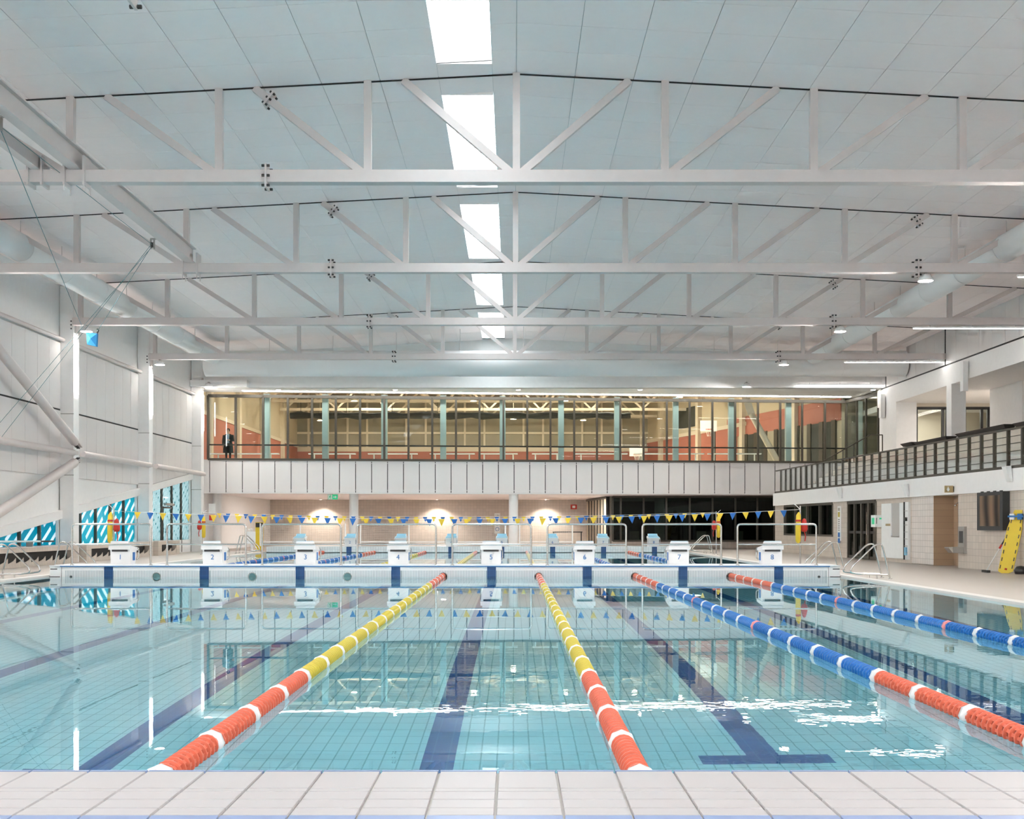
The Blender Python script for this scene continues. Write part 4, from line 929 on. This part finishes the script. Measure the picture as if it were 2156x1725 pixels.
FC=[(-9.31,'b','far lane rope, blue, leftmost beyond the bulkhead'),(-6.81,'b','far lane rope, blue, second from the left beyond the bulkhead'),(-4.33,'y','far lane rope, yellow, behind block 4'),(-1.834,'y','far lane rope, yellow, seen left of block 5'),(.657,'y','far lane rope, yellow, right of block 5'),(3.17,'b','far lane rope, blue, between blocks 6 and 7'),(5.66,'b','far lane rope, blue, rightmost beyond the bulkhead')]
for x,c,l in FC: rope(x,Y2+.02,Y3-.03,c,l,False)

# ------------------------------------------------------------------ backstroke flags and their posts with rescue gear
def flags(y,xa,za,xb,zb,sag,lab):
    t=T('flag_line',lab,'flags',(xa,y,min(za,zb)-sag))
    f=lambda x: za+(zb-za)*(x-xa)/(xb-xa)-4*sag*((x-xa)/(xb-xa))*(1-(x-xa)/(xb-xa))
    n=40; MB().tube([(xa+(xb-xa)*k/n,y,f(xa+(xb-xa)*k/n)) for k in range(n+1)],.007,4).build('cord',CORD,t)
    x=xa+.75; k=0
    while x<xb-.5:
        z=f(x); tw=random.uniform(-.03,.03); h=.23
        MB().add([(x-.105,y-.004,z),(x+.105,y-.004,f(x+.1)),(x+tw,y-.012+tw,z-h),(x-.105,y+.004,z),(x+.105,y+.004,f(x+.1)),(x+tw,y-.004+tw,z-h)],[(0,2,1),(3,4,5),(0,3,5,2),(1,2,5,4),(0,1,4,3)]).build('pennant',FY if k%2==0 else FB,t)
        x+=.40; k+=1
PX=(-12.62,9.06)
flags(36.2,PX[0],zz(1076,36.2),PX[1],zz(1073,36.2),.28,'nearer line of blue and yellow backstroke pennants with larger flags')
flags(51.2,-13.9,zz(1080,51.2),PX[1],zz(1079,51.2),.20,'farther line of blue and yellow backstroke pennants with smaller flags')
def post(x,y,lab,s):
    t=T('flag_post','slim steel flag post %s'%lab,'post',(x,y,0)); MB().cyl((x,y,0),(x,y,1.92),.024,8).build('pole',STEEL,t); MB().lathe([(.09,0),(.09,.02),(.03,.03)],(x,y,0),12).build('base',STEEL,t)
    MB().tube([(x,y,1.80),(x-s*.12,y,1.92),(x-s*.2,y,1.98)],.012,5).build('cleat',CORD,t)
    t=T('rescue_tube','yellow rescue tube, post %s'%lab,'rescue tube',(x-s*.07,y-.08,.75))
    pts=[(x-s*.06,y-.08,1.72),(x-s*.08,y-.09,1.62),(x-s*.09,y-.09,1.2),(x-s*.09,y-.09,.80),(x-s*.09,y-.09,.74)]
    MB().tube(pts,[.02,.075,.085,.08,.03],10).build('foam',YELV,t); MB().tube([(x-s*.085,y-.09,1.42),(x-s*.085,y-.09,1.48)],.088,10).build('strap',REDV,t)
    t=T('rescue_bag','red rescue bag, post %s'%lab,'bag',(x+s*.1,y-.05,.95))
    MB().lathe([(.02,.42),(.06,.38),(.10,.22),(.11,.08),(.07,0),(.0,0)],(x+s*.11,y-.06,1.1),10).build('pouch',REDV,t); MB().tube([(x+s*.11,y-.06,1.12),(x+s*.15,y-.06,.95),(x+s*.13,y-.06,.8)],.018,5).build('cord',REDV,t)
post(PX[0],36.2,'at the left side in front of the aqua window',1)
post(PX[1],36.2,'at the right side in front of the dark wall window',1)
post(-13.9,51.2,'at the left side near the side door',-1)
post(PX[1],51.2,'at the right side in front of the dark glazed room',-1)

# ------------------------------------------------------------------ grab rails at the pool sides
def grab(x,y,s,lab,grp):
    t=T('grab_rail',lab,'rail',(x,y,0),group=grp)
    pts=[(x+s*.62,y,-.0),(x+s*.52,y,.45),(x+s*.42,y,.85),(x+s*.25,y,.83),(x-s*.30,y,.30),(x-s*.36,y,.16),(x-s*.12,y,.12),(x+s*.45,y,.10),(x+s*.57,y,.10)]
    MB().tube(round_path(pts,.09,4),.021,8).build('tube',STEEL,t); MB().cyl((x+s*.30,y,0),(x+s*.30,y,.10),.018,8).build('short_leg',STEEL,t)
    MB().lathe([(.05,0),(.05,.015),(.02,.02)],(x+s*.62,y,0),10).build('flange',STEEL,t)
for s,xe,side in ((1,XR,'right'),(-1,XL,'left')):
    for a,b in ((27.9,'near pair in front of the bulkhead'),(31.7,'pair beside the bulkhead end'),(52.6,'far pair by the far pool end')):
        for d_,n_ in ((0,'nearer rail'),(.62,'farther rail')): grab(xe,a+d_,s,'steel grab rail, %s pool edge, %s, %s'%(side,b,n_),'pool grab rails')

# ------------------------------------------------------------------ ball-stop nets on the far end
NETM=mat('white_net_cord',(.62,.60,.57),.8)
for k,(a,b,mids) in enumerate(((548,727,(632,)),(759,1064,(861,963)),(1094,1205,()))):
    y=57.75; x0,x1=xx(a,y),xx(b,y); zt,zb_=1.40,.36
    t=T('net_frame','white framed ball net on the far pool end, %s'%('left one','wide middle one','narrow right one')[k],'net',((x0+x1)/2,y,ZT))
    posts=[x0]+[xx(q,y) for q in mids]+[x1]
    for x in posts: MB().cyl((x,y,ZT),(x,y,zt),.035,8).build('post',WHITE,t)
    for z in (.33,.46): MB().cyl((x0,y,z),(x1,y,z),.03,8).build('bottom_rail',WHITE,t)
    m=MB()
    for xa,xb in zip(posts[:-1],posts[1:]):
        nx=int((xb-xa)/.10); top=lambda u: zt-.05-.20*u*(1-u)*4*.5
        for i in range(1,nx): u=i/nx; m.tube([(xa+(xb-xa)*u,y,zb_),(xa+(xb-xa)*u,y,top(u))],.0055,3,False)
        for j in range(1,11):
            m.tube([(xa+(xb-xa)*i/8,y,zb_+(top(i/8)-zb_)*j/10) for i in range(9)],.0055,3,False)
    m.build('netting',NETM,t,kind='stuff')
t=T('exit_sign','green running man exit sign with arrow hanging below the white panels','sign',(xx(700.5,60.3),60.3,2.66))
x=xx(700.5,60.3); MB().box(x-.26,x+.26,60.28,60.32,2.66,2.92).build('panel',GREEN,t)
MB().box(x-.25,x-.02,60.272,60.28,2.67,2.91).build('pictogram_field',SIGNW,t)
MB().prism([(x+.03,2.77),(x+.13,2.77),(x+.13,2.72),(x+.22,2.79),(x+.13,2.86),(x+.13,2.81),(x+.03,2.81)],'y',60.272,60.28).build('arrow',SIGNW,t)
mm=MB(); mm.lathe([(0,-.004),(.022,-.004)],(x-.11,60.268,2.875),8,'y')
mm.beam((x-.12,60.268,2.85),(x-.15,60.268,2.78),.006,.04,(1,0,0)).beam((x-.15,60.268,2.78),(x-.09,60.268,2.75),.006,.022,(0,0,1)).beam((x-.09,60.268,2.75),(x-.10,60.268,2.69),.006,.02,(1,0,0)).beam((x-.15,60.268,2.78),(x-.21,60.268,2.71),.006,.02,(0,0,1)).beam((x-.12,60.268,2.84),(x-.07,60.268,2.80),.006,.018).beam((x-.13,60.268,2.84),(x-.19,60.268,2.81),.006,.018)
mm.build('running_figure',GREEN,t)
MB().cyl((x,60.3,2.92),(x,60.3,2.97),.015,6).build('hanger',GALV,t)
# depth signs on the back wall
for px_,lab in ((560,'left one'),(1047,'right one')):
    y=74.95; x=xx(px_,y); z1,z0=zz(1081,y),zz(1124,y)
    t=T('depth_sign','tall white depth sign board on the beige back wall, %s'%lab,'sign',(x,y,z0))
    MB().box(x-.18,x+.18,y-.03,y,z0,z1).build('board',SIGNW,t); put_text('1.5m',.14,(x,y-.035,z1-.13),DARKF,t)
    for k,(c_,r_) in enumerate(((YEL,.10),(GALV,.11),(NUMB,.13))):
        zc_=z1-.38-k*.33; MB().lathe([(r_*.72,-.036),(r_,-.036)] if k else [(0,-.036),(r_,-.036)],(x,y,zc_),16 if k else 4,'y').build('pictogram',c_,t)
# white door, fire sign and stands at far left
MB().box(xx(456,74.9),xx(484,74.9),74.85,75,0,2.1).build('door_5',SIGNW,kind='structure')
t=T('fire_sign','small white and red fire sign on the left column','sign',(-15.1,58.2,1.5)); MB().box(-15.45,-15.1,58.1,58.12,1.5,2.4).build('board',SIGNW,t); MB().box(-15.42,-15.13,58.08,58.1,1.55,1.85).build('red_field',REDV,t)
x=xx(546,58.6); t=T('lifesaving_stand','yellow spine board standing by the left net frame','spine board',(x,58.6,.0)); MB().box(x-.2,x+.2,58.6,58.66,.02,1.45).build('board',YELV,t); MB().box(x-.18,x+.18,58.56,58.6,1.2,1.42).build('head_block',DARKF,t)
x=xx(566,57.5); t=T('pool_lift','low white pool lift chair at the far left corner of the pool','lift',(x-.6,56,.0))
MB().box(-12.9,-12.4,54.6,55.1,.42,.48).build('seat',GRP,t); MB().box(-12.9,-12.4,55.06,55.12,.48,1.0).build('backrest',GRP,t); MB().cyl((-12.65,55.4,0),(-12.65,55.4,1.15),.06,10).build('mast',GRP,t); MB().beam((-12.65,55.4,1.1),(-12.65,54.8,1.1),.06,.06).build('arm',GRP,t)
t=T('side_table_dark','dark narrow table in the beige alcove','table',(3.2,70,0)); MB().box(2.4,4.2,69.7,70.3,.86,.92).build('top',DARKF,t)
for sx in (2.45,4.12):
    for sy_ in (69.73,70.23): MB().box(sx,sx+.04,sy_,sy_+.04,0,.86).build('leg',DARKF,t)
t=T('hydrant_sign','red fire equipment sign on the beige alcove wall','sign',(3.5,74.8,2.0)); xq=xx(1208,74.9); MB().box(xq-.2,xq+.2,74.86,74.95,2.35,2.65).build('board',REDV,t); MB().box(xq-.1,xq+.1,74.84,74.86,2.42,2.58).build('symbol',SIGNW,t); t.location=(xq,74.9,2.35)
for ch in t.children: ch.location=Vector((3.5,74.8,2.0))-Vector((xq,74.9,2.35))
# cleaning pole on the left bench
t=T('cleaning_pole','pale telescopic pole with black end lying along the left bench','pole',(-15.15,34,.63))
MB().tube([(-15.12,30,.87),(-15.12,36.6,.79)],.03,8).build('tube',mat('pale_aqua_pole',(.55,.72,.74),.4),t); MB().tube([(-15.12,36.6,.79),(-15.12,37.7,.78)],.028,8).build('grip',DARKF,t)
for y in (31,36): MB().box(-15.3,-15.09,y-.02,y+.02,.63,.80 if y>33 else .84).build('cradle',GALV,t)

# ------------------------------------------------------------------ things on the right wall
y=rw(2084,-.1); ya,yb=rw(2111,-.1),rw(2057,-.1); z0,z1=zz(1117,33),zz(1037,33)
t=T('score_screen','boxy black screen with painted brownish sheen on the right wall','screen',W((ya+yb)/2,0,z0))
MB().wbox(ya,yb,-.1,OFF,z0,z1).build('housing',mat('charcoal_housing',(.035,.038,.04),.5),t)
PAINTED_SHEEN=mat('painted_sheen_screen',(.20,.14,.10),.32,.85)  # brown reflection streaks are painted into the screen's base colour
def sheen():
    nt=PAINTED_SHEEN.node_tree; p_=nt.nodes['Principled BSDF']; wv=nt.nodes.new('ShaderNodeTexWave'); wv.bands_direction='Y'; wv.inputs['Scale'].default_value=.45; wv.inputs['Distortion'].default_value=2.5; wv.inputs['Detail'].default_value=1
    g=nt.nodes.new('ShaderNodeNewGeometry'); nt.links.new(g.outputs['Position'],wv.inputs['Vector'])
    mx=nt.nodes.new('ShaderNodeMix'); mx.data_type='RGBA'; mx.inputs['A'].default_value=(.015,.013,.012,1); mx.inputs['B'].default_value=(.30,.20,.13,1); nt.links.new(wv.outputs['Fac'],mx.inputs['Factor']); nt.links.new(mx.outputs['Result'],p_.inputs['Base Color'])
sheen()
MB().wbox(ya+.18,yb-.18,-.104,-.098,z0+.12,z1-.1).build('screen_panel',PAINTED_SHEEN,t)
for k in range(4): MB().wbox(ya+.2+k*.4,ya+.3+k*.4,-.05,.05,z1,z1+.03).build('bracket',DARKF,t)
# drinking fountain
yf=rw(2030,OFF); t=T('drinking_fountain','steel bottle filling drinking fountain on the right wall','fountain',W(yf,0,.55))
zt,zb_=zz(1109,yf),zz(1166,yf)
MB().wbox(yf-.18,yf+.25,.02,OFF,zb_,zt).build('back_panel',GALV,t); MB().wbox(yf-.10,yf+.17,.015,.03,zt-.5,zt-.14).build('bottle_recess',SLOT,t)
MB().wbox(yf-.14,yf+.20,-.30,.04,zb_+.02,zb_+.2).build('basin',GALV,t); MB().hexa([W(yf-.14,-.30,zb_+.02),W(yf+.20,-.30,zb_+.02),W(yf+.2,-.42,zb_+.17),W(yf-.14,-.42,zb_+.17),W(yf-.14,-.30,zb_+.2),W(yf+.20,-.30,zb_+.2),W(yf+.2,-.42,zb_+.2),W(yf-.14,-.42,zb_+.2)]).build('spout_lip',STEEL,t)
# shower
yn=(yn0+yn1)/2+.3; t=T('wall_shower','chrome shower head in the sand tiled niche','shower',W(yn,.7,1.7))
zs=zz(1062,yn); MB().tube([W(yn,.75,zs+.08),W(yn,.62,zs+.06),W(yn,.55,zs)],.02,8).build('arm',STEEL,t); MB().lathe([(.02,.05),(.06,0),(0,0)],W(yn,.54,zs-.06),12).build('rose',STEEL,t)
t=T('shower_control','brown square shower control plate in the niche','control',W(yn,.72,1.0)); zp0,zp1=zz(1130,yn),zz(1109,yn)
MB().wbox(yn-.25,yn+.25,.72,.76,zp0,zp1).build('plate',mat('brown_plate',(.10,.05,.02),.4),t); MB().lathe([(0,-.02),(.03,-.02),(.03,0)],W(yn,.72,(zp0+zp1)/2-.08),10,'x').build('push_button',STEEL,t)
# defibrillator, locker panel, notices
ya,yb=rw(1857,.0),rw(1838,.0); yA=(ya+yb)/2
t=T('defibrillator_box','white defibrillator box with green sign beside the dark door','box',W(yA,0,zz(1110,yA))); z0,z1=zz(1110,yA),zz(1085,yA)
xA=W(yA,0,0)[0]; yF=yA-.25
MB().box(xA-.16,xA+.14,yF,yA+.25,z0,z1).build('case',SIGNW,t); MB().box(xA-.01,xA+.11,yF-.006,yF,z0+.28,z1-.1).build('green_sign',GREEN,t); MB().box(xA-.14,xA-.09,yF-.006,yF,z0+.12,z1-.1).build('window_strip',GALV,t)
MB().box(xA-.165,xA-.16,yF+.1,yF+.4,z0+.1,z1-.1).build('side_label',GREEN,t)
t=T('locker_panel','tall white cupboard front with recessed panel on the right wall','cupboard',W(45,0,.1)); ya,yb=rw(1904,OFF),rw(1858,OFF)
z0=.14; z1=zz(1060,(ya+yb)/2)
s1=rw(1896,OFF); s2=rw(1878,OFF)
MB().wbox(ya,s1,.06,OFF+.05,z0,z1).build('door_leaf',SIGNW,t); MB().wbox(s2,yb,.06,OFF+.05,z0,z1).build('door_leaf',SIGNW,t)
MB().wbox(s1,s2,.06,OFF+.05,z0,.9).build('lower_panel',SIGNW,t); MB().wbox(s1,s2,.11,OFF+.05,.9,z1).build('recessed_panel',mat('grey_recess',(.48,.47,.45),.6),t); MB().wbox(s1,s2,.06,OFF+.02,.88,.92).build('sill',GALV,t)
MB().wbox(s2+.05,s2+.5,.05,.06,1.28,1.36).build('name_plate',GOLD,t)
t=T('equipment_rack','narrow tall white rack with hooks beside the cupboard','rack',W(41,0,.1)); ya,yb=rw(1914.5,OFF),rw(1906,OFF)
MB().wbox(ya,yb,.07,OFF+.05,.12,z1+.02).build('back',SIGNW,t); MB().wbox(yb-.05,yb,.03,OFF,.12,z1+.02).build('edge',DARKF,t)
for k in range(7): MB().wbox(ya+.08,yb-.1,.02,.07,.35+k*.24,.365+k*.24).build('hook',GALV,t)
MB().wbox(ya+.1,yb-.1,.0,.07,1.45,1.58).build('black_glove',DARKF,t); MB().wbox(ya+.1,yb-.1,.02,.07,.28,.55).build('blue_bottle',LBL,t)
yS=rw(1768,OFF); t=T('rules_sign','narrow white pool rules sign with yellow and blue pictograms beside the door','sign',W(yS,.05,.75)); z0,z1=zz(1139,yS),zz(1066,yS)
MB().wbox(yS-.2,yS+.2,.07,OFF,z0,z1).build('board',SIGNW,t)
def rect(c,z,h,wd,nm,m_): MB().wbox(c-wd,c+wd,.062,.07,z-h,z+h).build(nm,m_,t)
rect(yS,z1-.13,.06,.12,'depth_mark',GALV); rect(yS,z1-.34,.10,.12,'yellow_mark',YEL)
for k in range(6): rect(yS,z1-.55-k*.085,.018,.07,'text_line',DARKF)
rect(yS,z1-1.17,.10,.13,'blue_mark',BLUE); rect(yS,z1-1.40,.10,.13,'blue_mark',BLUE)
for k in range(2): rect(yS,z0+.1+k*.07,.012,.08,'text_line',GALV)
yG=rw(2008,0); xG=W(yG,0,0)[0]; z0,z1=zz(1037.5,yG),zz(1023,yG)
t=T('toilet_sign','small gold projecting restroom sign with white figure on the balcony edge','sign',(xG-.15,yG,z0)); MB().box(xG-.28,xG-.02,yG-.02,yG+.02,z0,z1).build('plate',GOLD,t); MB().box(xG-.02,xG+.04,yG-.03,yG+.03,z0+.02,z1-.02).build('bracket',DARKF,t)
cx_,cz_=xG-.18,(z0+z1)/2; q=MB(); q.lathe([(0,0),(.018,0)],(cx_,yG-.024,cz_+.055),8,'y'); q.prism([(cx_-.012,cz_-.07),(cx_+.012,cz_-.07),(cx_+.045,cz_-.01),(cx_+.02,cz_+.035),(cx_-.02,cz_+.035),(cx_-.045,cz_-.01)],'y',yG-.026,yG-.02); q.build('figure',SIGNW,t)
for k,(px_,py_) in enumerate(((1772,1038),(1912,1033),(2128,998))):
    yy=rw(px_,0); zq=zz(py_,yy); t=T('wall_speaker','white wedge loudspeaker on the balcony edge, %s'%('farthest one','middle one','nearest one')[k],'speaker',W(yy,-.1,zq-.2))
    MB().hexa([W(yy-.12,-.06,zq-.22),W(yy-.12,.0,zq-.22),W(yy+.12,.0,zq-.22),W(yy+.12,-.06,zq-.22),W(yy-.12,-.20,zq+.20),W(yy-.12,-.04,zq+.22),W(yy+.12,-.04,zq+.22),W(yy+.12,-.20,zq+.20)]).build('cabinet',SIGNW,t); MB().wbox(yy-.02,yy+.02,-.05,0,zq,zq+.06).build('bracket',GALV,t)
# spine board, head block and mop leaning on the right wall near the edge
yb_=31.2; base=Vector(W(yb_,-.32,0)); top=Vector(W(yb_-.05,.02,1.72)); side=Vector((.78,-.62,0)).normalized()
t=T('spine_board','yellow spine board leaning on the right wall at the picture edge','spine board',base)
def bd(f,w_): return base.lerp(top,f)+side*w_
nr=side.cross((top-base).normalized()).normalized()*.022
out=[(0,-.10),(0,.10),(.03,.19),(.45,.20),(.72,.19),(.90,.13),(1,.10),(1,-.10),(.90,-.13),(.72,-.19),(.45,-.20),(.03,-.19)]
n=len(out); V=[bd(f,w_)-nr for f,w_ in out]+[bd(f,w_)+nr for f,w_ in out]
MB().add(V,[tuple(range(n))[::-1],tuple(range(n,2*n))]+[(i,(i+1)%n,n+(i+1)%n,n+i) for i in range(n)]).build('board',YELV,t)
for f in (.1,.22,.34,.46,.58,.70,.82):
    for s in (-1,1):
        c=bd(f,s*(.155 if f<.75 else .12)); d=(top-base).normalized(); MB().beam(c-d*.05+nr*1.1,c+d*.05+nr*1.1,.022,.012,nr).build('hand_slot',SLOT,t)
MB().beam(bd(.05,0)+nr*1.1,bd(.05,.01)+nr*1.1+Vector((0,0,.05)),.06,.012,nr).build('red_mark',REDV,t)
t=T('head_immobiliser','navy and white head block strapped on top of the spine board','head block',base.lerp(top,.88))
c=base.lerp(top,.89)
for s in (-1,1):
    cc=c+side*s*.10; MB().beam(cc-Vector((0,0,.08))+nr*4,cc+Vector((0,0,.08))+nr*4,.12,.12,nr).build('block',NUMB if s>0 else SIGNW,t)
MB().beam(c-side*.2+nr*7.2,c+side*.2+nr*7.2,.05,.012,nr).build('strap',NUMB,t)
t=T('floor_squeegee','white poled squeegee with red collar leaning beside the spine board','squeegee',W(31.6,-.6,0)); p0=Vector(W(31.7,-.62,.03)); p1=Vector(W(31.55,-.05,1.12))
MB().tube([p0,p0.lerp(p1,.62)],.013,6).build('pole',SIGNW,t); MB().tube([p0.lerp(p1,.58),p0.lerp(p1,.68)],.028,8).build('collar',REDV,t); MB().tube([p0.lerp(p1,.66),p1],.022,6).build('grip',DARKF,t); MB().box(p0.x-.04,p0.x+.04,p0.y-.2,p0.y+.2,0,.07).build('head',DARKF,t)
MB().lathe([(.0,.0),(.16,.0),(.19,.10),(.12,.2),(0,.22)],W(30.7,-.12,0),12).build('gear_bag',DARKF,label='black bag on the floor behind the spine board',cat='bag')

MB().box(XWL+.03,XWL+.14,TY[6]+.75,TY[6]+1.15,1.95,3.0).build('service_box',SIGNW,label='narrow white service box on the wall right of the first left column',cat='box')
